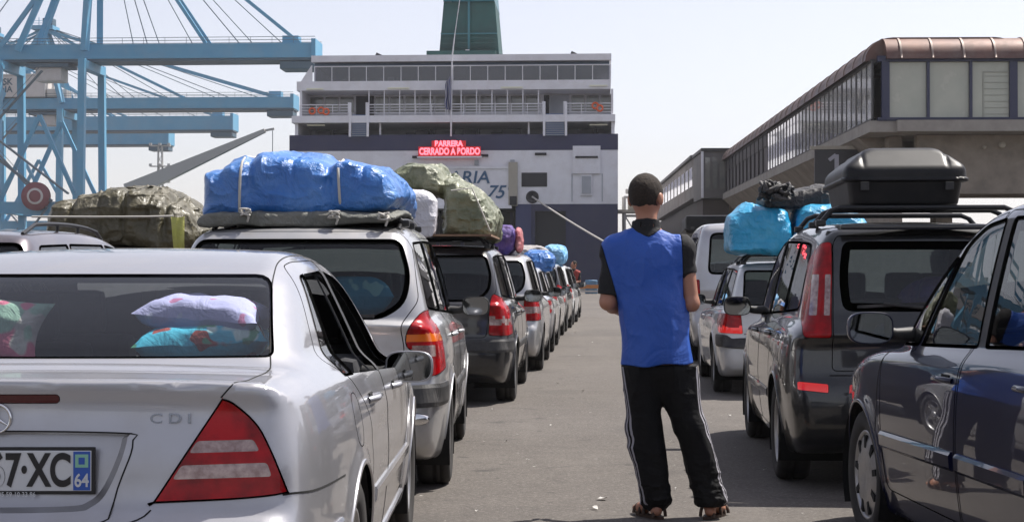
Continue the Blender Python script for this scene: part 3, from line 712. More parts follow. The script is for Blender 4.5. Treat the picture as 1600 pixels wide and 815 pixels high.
def add_mirror(root, x, y, z, paint, w_=.19, h_=.125, side=1, lo=False):
    """door mirror with its glass facing backwards"""
    m = MB(); n = 24; rings = []; d = superdisc(w_, h_, 3.2, n)
    cx = x + side * (w_ / 2 + .055)
    for (s, yy) in [(.93, -.028), (1.0, -.030), (1.02, -.018), (1.0, .01), (.88, .05), (.62, .085), (.25, .10)]:
        rings.append([(cx + side * (u * s + (1 - s) * -.02), y + yy, z + v * s) for u, v in d])
    vs = [p for r_ in rings for p in r_]; k = len(rings)
    fs = [(i * n + j, i * n + (j + 1) % n, (i + 1) * n + (j + 1) % n, (i + 1) * n + j) for i in range(k - 1) for j in range(n)]
    fs.append(tuple(range((k - 1) * n, k * n)))
    m.add(vs, fs, 0, True)
    m.tube([(x - side * .05, y + .04, z - .03), (x + side * .03, y + .03, z - .03), (x + side * .10, y + .03, z - .015)], [.035, .028, .028], 10, 1)
    o = m.build('wing_mirror', [paint, M['trim']], root)
    g = MB(); g.add([(cx + side * u * .93, y - .0285 + .0, z + v * .93) for u, v in d], [tuple(range(n))], 0)
    bz = MB()
    gl = g.build('mirror_glass', M['mirror'], o)
    return o
def build_car(name, S, paint, h=.02, parts=True, wheel='five', seats=True, glass=None, **tags):
    F = car_field(S); root = empty(name, **tags); L = S['L']; W = max(p[1] for p in S['wplan']) + .06; Z = max(p[1] for p in S['top']) + .05
    P, Q = surface(F, (-W, -.08, .08), (W, L + .08, Z + .06), h, sym=True)
    bm = Skin(P, Q)
    glass = glass or M['glass']; skins = []
    def do(c, side):
        poly = c['poly']; acc0 = c.get('acc')
        if c['axis'] == 'x': acc = lambda p, n: p.x * side > .3 and n.x * side > .12 and (acc0 is None or acc0(p, n))
        else:
            if side < 0: poly = [(-u, v) for u, v in poly][::-1]
            acc = (lambda p, n: p.y < L * .5 and n.y < -.04 and (acc0 is None or acc0(p, n))) if not c.get('front') else (lambda p, n: p.y > L * .5 and n.y > .04)
            if c['axis'] == 'z': acc = acc0
        fs = bm.cut([tuple(t) for t in poly], c['axis'], acc)
        if not fs: return None
        V, Nn, fc, lp = bm.take(fs, F)
        if c.get('open_') and side > 0: return None
        push = c.get('push', 0); V2 = V + Nn * push if not c.get('sink') else V + np.array((0, c['sink'], 0)); vs = V2.tolist(); nn = Nn.tolist(); faces = [list(f) for f in fc]
        mi = [0] * len(faces); mats = [c['mat']]
        if c.get('bands'):      # horizontal colour bands of a lamp cluster
            mats += [b[2] for b in c['bands']]
            for i, f in enumerate(faces):
                z = np.mean([vs[j][2] for j in f]); xx = abs(np.mean([vs[j][0] for j in f]))
                for bi, b in enumerate(c['bands']):
                    if b[0] <= z < b[1] and (len(b) < 4 or b[3] <= xx < b[4]): mi[i] = 1 + bi
        if c.get('sink') and lp:
            l0 = max(lp, key=len); k = len(vs); m = len(l0); a, b_ = V[l0], V2[l0] * np.array((.93, 1, 1)) + np.array((0, 0, 0)); cz = V[l0, 2].mean()
            b_[:, 2] = cz + (b_[:, 2] - cz) * .90
            for i_, j_ in enumerate(l0): vs[j_] = b_[i_].tolist()
            vs += a.tolist() + b_.tolist(); nw = unit(np.stack([-(a[:, 0] - a[:, 0].mean()), np.full(m, -.10), -(a[:, 2] - cz) * 2.2], 1)); nn += nw.tolist() * 2
            faces += [[k + i_, k + (i_ + 1) % m, k + m + (i_ + 1) % m, k + m + i_] for i_ in range(m)]; mi += [0] * m
        if c.get('trim') and lp:
            tw, tl, ts, tm = c['trim']; mats.append(tm); l0 = max(lp, key=len)
            a, b, f = ribbon(V, Nn, l0, tw, tl, ts); k = len(vs); vs += a.tolist(); nn += b.tolist(); faces += [[k + i for i in q] for q in f]; mi += [len(mats) - 1] * len(f)
        me = meshdata(c['name'], vs, faces, mats, mi, nn)
        o = link_mesh(c['name'], me, root)
        if c.get('label'): o['label'] = c['label']
        if not c.get('glass') and not c.get('sink'): skins.append((V, Nn, fc))
        return o
    made = {}
    zc, Ra = S['wheels'][2:]
    for yw in S['wheels'][:2]:
        circ = [(yw + Ra * math.cos(a), zc + Ra * math.sin(a)) for a in np.linspace(0, 2 * math.pi, 41)[:-1]]
        for s in (1, -1):
            ids = bm.cut(circ, 'x', lambda p, n: p.x * s > .46)
            for i in ids: bm.live[i] = False
    for c in S['cuts']:
        if c.get('near') and not parts: continue
        c = dict(c)
        if c.get('glass') and c['mat'] is None: c['mat'] = glass
        if c.get('paint'): c['mat'] = paint
        for side in ((1, -1) if c.get('both', True) else (1,)):
            o = do(c, side); made.setdefault(c['name'], []).append(o)
    V, Nn, fc, lp = bm.take([i for i, a in enumerate(bm.live) if a], F, False); skins.append((V, Nn, fc))
    vs = V.tolist(); nn = Nn.tolist(); faces = list(fc); mi = [0] * len(fc)
    for (pts, wd) in S.get('seams', []) if parts else []:
        a, f = strip(F, pts, wd, .0012, rnd=False); k = len(vs); vs += [list(q) for q in a]; nn += [list(q) for q in unit(grad(F, np.array(a)))]
        faces += [[k + i for i in q] for q in f]; mi += [1] * len(f)
    body = link_mesh('body', meshdata('body', vs, faces, [paint, M['gap']], mi, nn), root)
    lv = []; lf = []
    for (V, Nn, fc) in skins:
        k = len(lv); I = V - Nn * .028; lv += I.tolist()
        for f in fc:
            if V[f, 2].mean() > .55: lf.append([k + i for i in f][::-1])
    me = meshdata('cabin_lining', lv, lf, [M['cabin']]); link_mesh('cabin_lining', me, root)
    # cabin floor and the well sides so nothing shines through from below
    add_wheels(root, S, wheel)
    for yw in S['wheels'][:2]:
        for s in (1, -1):
            wl = MB(); arc = [(yw + (Ra + .004) * math.cos(a), zc + (Ra + .004) * math.sin(a)) for a in np.linspace(R(-28), R(208), 25)]
            We = abs(project(F, [(s * .85, yw, zc + Ra + .01)])[0][0]) - .012
            wl.add([(s * x, a, b) for x in (We, .45) for a, b in arc], [(i, i + 1, 26 + i, 25 + i) for i in range(24)], 0)
            wl.add([(s * .45, yw, zc)] + [(s * .45, a, b) for a, b in arc], [(0, i + 1, i + 2) for i in range(24)], 0)
            wl.build('wheel_well', M['gap'], root)
    if parts:
        for yw in S['wheels'][:2]:
            for s in (1, -1):
                a0, a1 = (-38, 218)
                pts = [(s * .84, yw + (Ra + .007) * math.cos(R(a)), zc + (Ra + .007) * math.sin(R(a))) for a in np.linspace(a0 if yw > L / 2 else -22, a1 if yw < L / 2 else 202, 14) if zc + Ra * math.sin(R(a)) > .2]
                a, f = strip(F, pts, .018, .005); mb = MB(); mb.add(a, f, 0, True); mb.build('arch_lip', S.get('arch_mat', paint), root)
    for (nm, pts, wd, hg, mt, both) in S.get('strips', []):
        if not parts: continue
        for s in ((1, -1) if both else (1,)):
            a, f = strip(F, pts if s > 0 else mirx(pts), wd, hg); mb = MB(); mb.add(a, f, 0, False); mb.build(nm, mt, root)
    if seats: add_seats(root, S)
    if 'mirror' in S:
        mx, my, mz, mw, mh = S['mirror']
        for s in (1, -1): add_mirror(root, s * mx, my, mz, S.get('mirror_mat', paint), mw, mh, s)
    for (y, z) in S.get('handles', []) if parts else []:
        for s in (1, -1):
            p = project(F, [(s * .85, y, z), (s * .85, y + .17, z)]); n = unit(grad(F, p)); mb = MB()
            q = [p[0] + n[0] * .0, p[0] + n[0] * .028 + np.array((0, .025, 0)), p[1] + n[1] * .028 - np.array((0, .025, 0)), p[1]]
            mb.tube(q, [.012, .012, .012, .012], 8, 0)
            d = project(F, [(s * .85, y + .085, z)]); mb.box(d[0] - unit(grad(F, d))[0] * .004, (.010, .10, .045), 1, bev=.003)
            par = root
            for dr in made.get('door', []):
                pass
            mb.build('door_handle', [paint, M['gap']], par)
    root['half'] = W
    return root, F, made
def add_seats(root, S):
    zf = S.get('seatz', .52); m = M['cabin']
    for (x, y) in S.get('seat_pos', [(-.36, 2.05), (.36, 2.05), (-.36, 1.2), (.36, 1.2), (0, 1.2)]):
        mb = MB(); rt = Matrix.Rotation(R(-14), 3, 'X')
        mb.box((x, y + .26, zf), (.46, .50, .14), 0, bev=.05); mb.box((x, y - .06, zf + .30), (.46, .13, .60), 0, Matrix.Rotation(R(12), 3, 'X'), bev=.05)
        mb.box((x, y - .13, zf + .68), (.24, .08, .17), 0, Matrix.Rotation(R(8), 3, 'X'), bev=.035)
        mb.build('seat', m, root)
    yd = S.get('dash', 2.95); mb = MB(); mb.box((0, yd + .1, .80), (1.35, .42, .22), 0, bev=.06); mb.build('dashboard', m, root)
    mb = MB(); c = Vector((-.36, yd - .22, .84)); q = Matrix.Rotation(R(-62), 3, 'X')
    ring = [c + q @ Vector((.185 * math.cos(a), .185 * math.sin(a), 0)) for a in np.linspace(0, 2 * math.pi, 33)]
    mb.tube(ring, .015, 8, 0, cap=False); mb.box(c, (.15, .12, .04), 1, q, bev=.015)
    for a in (0, math.pi, -math.pi / 2): mb.beam(c, c + q @ Vector((.18 * math.cos(a), .18 * math.sin(a), 0)), .03, .015, 0)
    mb.build('steering_wheel', [S.get('wheel_mat', m), S.get('hub_mat', m)], root)
def plate(root, F, x, z, txt, w_=.52, h_=.11, dep=None, holder=None, sub=None, y=None):
    p = project(F, [(x, -.02, z)])[0] if y is None else (x, y, z)
    y0 = p[1] - .006; mb = MB(); mb.box((x, y0, z), (w_, .006, h_), 0, bev=.002)
    mb.box((x, y0 + .004, z), (w_ + .02, .006, h_ + .018), 1, bev=.002)
    o = mb.build('number_plate', [M['plate_white'], M['plate_black']], root)
    if txt:
        n = text_obj('plate_lettering', txt, .118, M['plate_black'], o, Matrix.Translation((x + w_ / 2 - .052, y0 - .004, z - .002)) @ REAR, .0012, .67, align='RIGHT', bold=.0034)
    if dep:
        b = MB(); b.box((x + w_ / 2 - .024, y0 - .0035, z), (.044, .002, h_ - .004), 0); b.box((x + w_ / 2 - .024, y0 - .0048, z + .026), (.034, .001, .034), 1)
        b.box((x + w_ / 2 - .024, y0 - .0056, z + .026), (.016, .001, .018), 2)
        e = b.build('plate_band', [M['plate_blue'], M['plate_green'], M['plate_blue']], o)
        text_obj('band_number', dep, .048, M['plate_white'], o, Matrix.Translation((x + w_ / 2 - .024, y0 - .006, z - .026)) @ REAR, .0005, .8, bold=.001)
    if sub: text_obj('holder_lettering', sub, .016, M['plate_white'], o, Matrix.Translation((x, y0 - .0105, z - h_ / 2 - .008)) @ REAR, .0004, 1)
    return o
GL = dict(glass=True, mat=None, push=-.003)
TR = (.014, .003, 0, M['trim'])
GAP = (.005, .0008, 0, M['gap'])
# ---------------------------------------------------------------- the silver saloon (nearest, left)
SEDAN = dict(L=4.53,
  low=[(.10, .27), (.02, .36), (-.005, .48), (.0, .60), (.055, .665), (.075, .78), (.10, .90), (.098, .968), (.112, .985), (.19, .985), (.40, .995), (.80, 1.0), (1.4, .99), (2.2, .955), (3.0, .92), (3.3, .905), (3.8, .85), (4.2, .76), (4.42, .66), (4.51, .54), (4.53, .42), (4.46, .27), (4.2, .20), (3.4, .19), (2.2, .19), (1.2, .19), (.4, .2)],
  top=[(.42, .96), (.50, 1.005), (.60, 1.06), (.85, 1.165), (1.15, 1.275), (1.45, 1.340), (1.80, 1.362), (2.2, 1.358), (2.5, 1.335), (2.75, 1.28), (3.05, 1.14), (3.45, .93), (3.6, .86), (3.4, .78), (2.0, .78), (.6, .78)],
  wplan=[(-.1, .66), (0, .72), (.15, .785), (.4, .825), (.9, .855), (1.5, .862), (3.0, .862), (3.7, .85), (4.1, .82), (4.4, .75), (4.6, .64)],
  wglass=[(.3, .70), (.6, .715), (1.0, .735), (1.6, .755), (2.4, .75), (3.0, .73), (3.5, .69)], zb=.96, tumble=.44, crown=.045, kL=.075, kG=.10, kB=.05,
  bow_r=.11, bow_f=.22, wheels=(1.0, 3.70, .315, .345), r=.315,
  tuck=[(0, .07), (.2, .05), (.35, .02), (.55, .0), (.7, .003), (.82, .016), (.92, .045), (1.0, .08), (1.3, .16)],
  mirror=(.735, 2.86, .868, .205, .135), handles=[(1.42, .832), (2.40, .812)], seat_pos=[(-.36, 2.25), (.36, 2.25), (-.33, 1.50), (.33, 1.50)], seatz=.44, dash=2.85,
  cuts=[
    dict(name='rear_window', axis='y', both=False, poly=rpoly([(-.635, 1.022), (.635, 1.022), (.545, 1.262), (-.545, 1.262)], [.02, .02, .05, .05]), acc=lambda p, n: p.y > .35, trim=(.008, .002, 0, M['trim']), **GL),
    dict(name='windscreen', axis='y', both=False, front=True, poly=rpoly([(-.64, .95), (.64, .95), (.53, 1.27), (-.53, 1.27)], .04), trim=TR, **GL),
    dict(name='side_window', axis='x', poly=rpoly([(1.03, .940), (1.24, .934), (1.50, 1.262), (1.40, 1.255)], [.03, .005, .005, .05]), trim=(.010, .002, 0, M['trim']), **GL),
    dict(name='side_window', axis='x', open_=True, poly=rpoly([(1.26, .933), (2.02, .900), (2.02, 1.280), (1.52, 1.266)], [.005, .01, .03, .01]), trim=(.010, .002, 0, M['trim']), **GL),
    dict(name='side_window', axis='x', open_=True, poly=rpoly([(2.10, .898), (3.05, .855), (2.74, 1.165), (2.50, 1.25), (2.10, 1.280)], [.01, .03, .12, .12, .03]), trim=(.010, .002, 0, M['trim']), **GL),
    dict(name='door_pillar', axis='x', poly=[(2.022, .900), (2.098, .898), (2.098, 1.281), (2.022, 1.281)], mat=M['trim'], push=.001, near=True),
    dict(name='lamp_lens', axis='y', poly=rpoly([(.490, .793), (.672, .796), (.655, .826), (.510, .824)], .01), mat=M['clear_lamp'], push=.0025),
    dict(name='lamp_lens', axis='y', poly=rpoly([(.450, .726), (.705, .730), (.692, .766), (.472, .762)], .01), mat=M['clear_lamp'], push=.0025),
    dict(name='tail_light', axis='y', poly=catmull([(.405, .668), (.405, .668), (.46, .755), (.52, .85), (.572, .932), (.572, .932), (.600, .921), (.661, .866), (.700, .798), (.727, .735), (.745, .688), (.745, .688), (.70, .681), (.6, .674)], 3).tolist(),
         mat=M['red_lamp'], push=.003, trim=(.0045, .004, 0, M['gap']), acc=lambda p, n: p.y < .42 and p.z < .99),
    dict(name='high_brake_light', axis='y', both=False, poly=rpoly([(-.15, .925), (.15, .925), (.15, .946), (-.15, .946)], .01), mat=M['dark_lamp'], push=.001, trim=(.0035, .0006, 0, M['gap']), acc=lambda p, n: p.y < .3),
    dict(name='plate_recess', axis='y', both=False, paint=True, sink=.030, poly=catmull([(-.33, .835), (-.315, .848), (0, .850), (.315, .848), (.33, .835), (.315, .77), (.28, .69), (.245, .658), (.20, .648), (0, .645), (-.20, .648), (-.245, .658), (-.28, .69), (-.315, .77)], 4).tolist(), acc=lambda p, n: p.y < .35),
    dict(name='boot_lid', axis='y', both=False, paint=True, poly=[(-.30, .622), (.30, .622), (.36, .64), (.400, .668), (.46, .76), (.52, .855), (.568, .935), (.60, .978), (-.60, .978), (-.568, .935), (-.52, .855), (-.46, .76), (-.400, .668), (-.36, .64)], acc=lambda p, n: p.y < .35),
    dict(name='headlight', axis='y', front=True, poly=rpoly([(.42, .58), (.74, .62), (.70, .74), (.45, .70)], .05), mat=M['clear_lamp'], trim=(.0035, .0006, 0, M['gap'])),
    dict(name='door', axis='x', near=True, paint=True, poly=rpoly([(1.42, .62), (1.36, .50), (1.44, .26), (2.04, .26), (2.06, .9), (2.06, 1.318), (1.5, 1.307), (1.34, 1.29), (.96, .99), (1.10, .93), (1.36, .80)], [.1, .03, .03, .02, .02, .02, .06, .06, .05, .1, .1]), trim=(.0035, .0006, 0, M['gap'])),
    dict(name='door', axis='x', near=True, paint=True, poly=rpoly([(2.07, .26), (3.16, .26), (3.20, .55), (3.17, .88), (2.78, 1.21), (2.52, 1.295), (2.07, 1.318)], [.02, .04, .05, .05, .15, .12, .02]), trim=(.0035, .0006, 0, M['gap'])),
    dict(name='fuel_flap', axis='x', near=True, paint=True, poly=superdisc(.17, .17, 2.4, 20) and [(1.03 + u, .80 + v) for u, v in superdisc(.17, .17, 2.6, 24)], trim=(.0028, .0006, 0, M['gap']), acc=lambda p, n: p.x > 0),
  ],
  seams=[([(-.345, 0, .80), (-.352, 0, .855), (-.335, 0, .868), (0, 0, .872), (.335, 0, .868), (.352, 0, .855), (.345, 0, .80), (.300, 0, .68), (.262, 0, .640), (.20, 0, .630), (0, 0, .627), (-.20, 0, .630), (-.262, 0, .640), (-.300, 0, .68), (-.345, 0, .80)], .004),
    ([(-.30, .0, .622), (0, -.02, .618), (.30, .0, .622)], .0042), ([(.30, 0, .622), (.36, .02, .64), (.402, .04, .668)], .0042), ([(-.30, 0, .622), (-.36, .02, .64), (-.402, .04, .668)], .0042),
         ([(.57, .12, .935), (.60, .14, .972), (.62, .22, .985), (.638, .38, .995), (.645, .50, 1.015), (.62, .7, 1.09), (.585, .95, 1.20), (.555, 1.2, 1.28), (.54, 1.5, 1.33), (.54, 2.3, 1.34)], .0042), ([(-.57, .12, .935), (-.60, .14, .972), (-.62, .22, .985), (-.638, .38, .995), (-.645, .50, 1.015), (-.62, .7, 1.09), (-.585, .95, 1.20), (-.555, 1.2, 1.28), (-.54, 1.5, 1.33), (-.54, 2.3, 1.34)], .0042),
         ([(.742, .10, .686), (.79, .28, .676), (.85, .66, .668)], .006), ([(-.742, .10, .686), (-.79, .28, .676), (-.85, .66, .668)], .006),
         ([(.86, 3.36, .62), (.84, 3.36, .8), (.80, 3.3, .9)], .006), ([(-.86, 3.36, .62), (-.84, 3.36, .8), (-.80, 3.3, .9)], .006)],
  strips=[('side_moulding', [(.87, 1.47, .50), (.88, 2.2, .49), (.88, 3.2, .475)], .055, .012, M['silver'], True),
          ('bumper_moulding', [(.70, .06, .535), (.82, .25, .53), (.86, .58, .53)], .05, .012, M['silver'], True),
          ('bumper_moulding', [(-.66, .02, .535), (0, -.02, .535), (.66, .02, .535)], .05, .012, M['silver'], False),
          ('sill_moulding', [(.84, 1.45, .285), (.85, 2.2, .28), (.84, 3.2, .28)], .03, .012, M['silver'], True)])
car1, F1, made1 = build_car('saloon_car', SEDAN, M['silver'], h=.018, glass=M['glass_clear'], label='silver saloon nearest on the left, pillows behind its rear window', cat='car')
plate(car1, F1, .0, .750, '7567·XC', .48, .105, dep='64', sub='S. CLAVERIE / 05 59 10 33 86', y=.088)
car1_badge = text_obj('model_badge', 'C D I', .036, M['chrome'], car1, Matrix.Translation((.44, project(F1, [(.44, .1, .882)])[0][1] - .003, .882)) @ REAR, .003, 1.35, bold=.0006)
mb = MB(); q = [Vector((.037 * math.cos(a) - .012, 0, .037 * math.sin(a))) for a in np.linspace(0, 2 * math.pi, 33)]; yb = project(F1, [(0, .1, .885)])[0][1] - .006
mb.tube([Vector((0, yb, .885)) + v for v in q], .004, 8, 0, cap=False)
for a in (90, 210, 330): mb.tube([(-.012, yb, .885), (.035 * math.cos(R(a)) - .012, yb, .885 + .035 * math.sin(R(a)))], [.006, .002], 6, 0)
mb.build('emblem', M['chrome'], car1)
mb = MB(); mb.box((0, .92, .978), (1.24, .74, .02), 0); mb.build('parcel_shelf', M['cabin'], car1)
mb = MB()
# ---------------------------------------------------------------- the other cars of the queues
def stretch(pts, sy=1, sz=1): return [(a * sy, b * sz) for a, b in pts]
MPV = dict(L=4.32,
  low=[(.06, .28), (.0, .36), (-.012, .48), (.0, .60), (.045, .665), (.055, .80), (.065, .95), (.09, 1.0), (.6, 1.03), (1.6, 1.02), (2.6, .985), (3.2, .96), (3.5, .93), (3.9, .83), (4.18, .70), (4.30, .54), (4.31, .38), (4.2, .24), (3.3, .20), (2.2, .20), (1.0, .20), (.3, .21)],
  top=[(.07, .95), (.09, 1.05), (.15, 1.25), (.23, 1.42), (.32, 1.515), (.45, 1.55), (1.0, 1.585), (1.7, 1.595), (2.3, 1.57), (2.7, 1.49), (3.1, 1.27), (3.5, 1.0), (3.6, .9), (3.3, .82), (1.8, .82), (.3, .82)],
  wplan=[(-.1, .70), (0, .745), (.12, .80), (.35, .845), (.8, .865), (1.5, .87), (3.1, .87), (3.6, .855), (4.0, .81), (4.25, .72), (4.4, .62)],
  wglass=[(-.1, .70), (.1, .735), (.5, .765), (1.6, .79), (2.6, .785), (3.1, .76), (3.6, .70)], zb=1.0, tumble=.22, crown=.05, kL=.07, kG=.10, kB=.04,
  bow_r=.12, bow_f=.2, wheels=(.80, 3.49, .31, .345), r=.312,
  tuck=[(0, .07), (.2, .05), (.35, .02), (.55, .0), (.7, .0), (.85, .012), (.98, .045), (1.1, .08), (1.4, .14)],
  mirror=(.80, 2.92, 1.04, .20, .14), mirror_mat=M['trim'], handles=[(1.22, .89), (2.25, .875)], dash=2.95, seatz=.52,
  cuts=[
    dict(name='rear_window', axis='y', both=False, poly=rpoly([(-.50, 1.015), (.50, 1.015), (.63, 1.10), (.655, 1.26), (.59, 1.475), (-.59, 1.475), (-.655, 1.26), (-.63, 1.10)], [.06, .06, .1, .1, .06, .06, .1, .1]), trim=(.032, .002, -1, M['gap']), **GL),
    dict(name='windscreen', axis='y', both=False, front=True, poly=rpoly([(-.70, 1.0), (.70, 1.0), (.60, 1.5), (-.60, 1.5)], .05), trim=TR, **GL),
    dict(name='side_window', axis='x', poly=rpoly([(.34, 1.075), (1.12, 1.045), (1.12, 1.475), (.50, 1.455)], [.05, .02, .02, .06]), trim=TR, **GL),
    dict(name='side_window', axis='x', poly=rpoly([(1.18, 1.043), (2.05, 1.015), (2.05, 1.49), (1.18, 1.478)], .02), trim=TR, **GL),
    dict(name='side_window', axis='x', poly=rpoly([(2.12, 1.012), (3.12, .985), (2.72, 1.38), (2.5, 1.465), (2.12, 1.49)], [.02, .04, .15, .1, .02]), trim=TR, **GL),
    dict(name='door_pillar', axis='x', poly=[(2.057, 1.015), (2.113, 1.013), (2.113, 1.49), (2.057, 1.49)], mat=M['trim'], push=.001, near=True),
    dict(name='tail_light', axis='y', poly=catmull([(.73, 1.06), (.665, .99), (.633, .92), (.64, .86), (.685, .82), (.70, .75), (.74, .70), (.80, .70), (.85, .74), (.88, .85), (.87, .98), (.80, 1.045)], 3).tolist(),
         mat=M['red_lamp'], push=.004, trim=(.006, .004, 0, M['gap']), acc=lambda p, n: p.y < .34, bands=[(.895, .935, M['amber_lamp']), (.81, .868, M['clear_lamp'], .66, .80)]),
    dict(name='headlight', axis='y', front=True, poly=rpoly([(.42, .60), (.74, .64), (.70, .80), (.45, .74)], .05), mat=M['clear_lamp'], trim=GAP),
    dict(name='tailgate', axis='y', both=False, paint=True, near=True, poly=rpoly([(-.60, .665), (.60, .665), (.625, .84), (.60, .98), (.70, 1.12), (.665, 1.35), (.625, 1.52), (-.625, 1.52), (-.665, 1.35), (-.70, 1.12), (-.60, .98), (-.625, .84)], .04), trim=GAP, acc=lambda p, n: p.y < .4),
    dict(name='door', axis='x', near=True, paint=True, poly=rpoly([(1.22, .70), (1.17, .55), (1.22, .28), (2.07, .28), (2.085, .9), (2.085, 1.515), (1.15, 1.50), (1.15, 1.0)], .03), trim=GAP),
    dict(name='door', axis='x', near=True, paint=True, poly=rpoly([(2.10, .28), (3.02, .28), (3.10, .6), (3.16, .96), (2.75, 1.40), (2.52, 1.49), (2.10, 1.515)], [.02, .05, .05, .05, .15, .1, .02]), trim=GAP),
  ],
  seams=[([(-.6, .0, .66), (0, -.02, .655), (.6, .0, .66)], .008)],
  strips=[('bumper_strip', [(-.87, .42, .585), (-.83, .2, .585), (-.72, .05, .585), (-.4, 0, .585), (0, -.02, .585), (.4, 0, .585), (.72, .05, .585), (.83, .2, .585), (.87, .42, .585)], .13, .014, M['trim'], False),
          ('side_moulding', [(.88, 1.24, .55), (.88, 2.0, .55), (.88, 3.0, .54)], .07, .014, M['trim'], True)])
def variant(S, **k):
    T = dict(S); T['cuts'] = [dict(c) for c in S['cuts']]; T.update(k); return T
def set_cut(S, name, **k):
    for c in S['cuts']:
        if c['name'] == name: c.update(k)
def place(root, x, d, yaw): root.location = (x, d, 0); root.rotation_euler = (0, 0, R(-yaw))
def inside(root, pt):
    """world point of a car-local point (roots are not parented, only turned about z)"""
    a = root.rotation_euler.z; c, s = math.cos(a), math.sin(a); x, y, z = pt
    return (root.location.x + c * x - s * y, root.location.y + s * x + c * y, z)
place(car1, -1.338, 4.1, .0)
# silver people carrier with the big blue bundle
car2, F2, made2 = build_car('people_carrier', MPV, M['silver2'], h=.021, label='silver people carrier carrying the big blue tarpaulin bundle, ahead of the saloon', cat='car')
place(car2, -1.235, 8.98, .2)
for s in (1, -1):
    p = project(F2, [(s * .70, .0, .455)])[0]; n = unit(grad(F2, np.array([p])))[0]; mb = MB(); mb.lathe([(.0, .016), (.03, .014), (.045, .004), (.045, -.02)], 20, 0, Matrix.Translation(Vector(p)) @ Vector(n).to_track_quat('X', 'Z').to_matrix().to_4x4() @ Matrix.Diagonal((1, 1.75, .8, 1)))
    mb.build('fog_lamp', M['chrome'], car2)
mb = MB(); p = project(F2, [(0, 0, .99)])[0]; mb.tube([(0, p[1] + .02, 1.05), (0, p[1] + .01, 1.06), (.30, p[1] + .02, 1.03)], [.02, .012, .008], 8); mb.box((.18, p[1] + .03, 1.035), (.55, .01, .018), 0); mb.build('rear_wiper', M['trim'], car2)
plate(car2, F2, .0, .80, None)
# black people carrier ahead of it
S3 = variant(MPV)
set_cut(S3, 'tail_light', poly=catmull([(.66, 1.08), (.64, .98), (.63, .88), (.63, .76), (.63, .70), (.66, .685), (.80, .685), (.88, .72), (.88, .80), (.86, .90), (.80, .99), (.73, 1.06)], 3).tolist(), bands=[(.80, .86, M['clear_lamp'])])
set_cut(S3, 'rear_window', trim=(.03, .002, -1, M['gap']))
car3, F3, _ = build_car('people_carrier', S3, M['black'], h=.03, glass=M['glass_dark'], label='black people carrier with mottled green tarpaulin on its roof, third in left queue', cat='car')
place(car3, -.86, 15.6, 2.9)
# dark grey people carrier on the right with the roof box
MPV2 = variant(MPV, L=4.15,
  low=[(.06, .28), (.0, .38), (-.012, .50), (.0, .62), (.03, .70), (.045, .85), (.055, .96), (.5, 1.0), (1.6, .99), (2.6, .955), (3.2, .93), (3.45, .90), (3.85, .78), (4.07, .62), (4.14, .46), (4.08, .28), (3.3, .20), (2.2, .20), (1.0, .20), (.3, .21)],
  top=[(.05, .93), (.06, 1.08), (.10, 1.28), (.14, 1.43), (.17, 1.52), (.26, 1.562), (.6, 1.59), (1.2, 1.61), (1.8, 1.605), (2.3, 1.56), (2.65, 1.46), (3.05, 1.21), (3.4, .97), (3.5, .88), (3.3, .80), (1.8, .80), (.3, .80)],
  wplan=[(-.1, .68), (0, .735), (.12, .80), (.35, .835), (.8, .85), (1.5, .855), (3.0, .855), (3.5, .84), (3.85, .79), (4.1, .70), (4.2, .6)],
  wglass=[(-.1, .66), (.1, .70), (.5, .745), (1.6, .775), (2.6, .77), (3.0, .745), (3.5, .69)], tumble=.20, wheels=(.76, 3.36, .31, .345),
  mirror=(.80, 2.72, 1.04, .20, .14), strips=[('side_moulding', [(.88, 1.24, .50), (.88, 2.0, .50), (.88, 2.9, .49)], .06, .010, M['charcoal'], True)], seams=[([(-.6, .0, .70), (0, -.02, .70), (.6, .0, .70)], .008)])
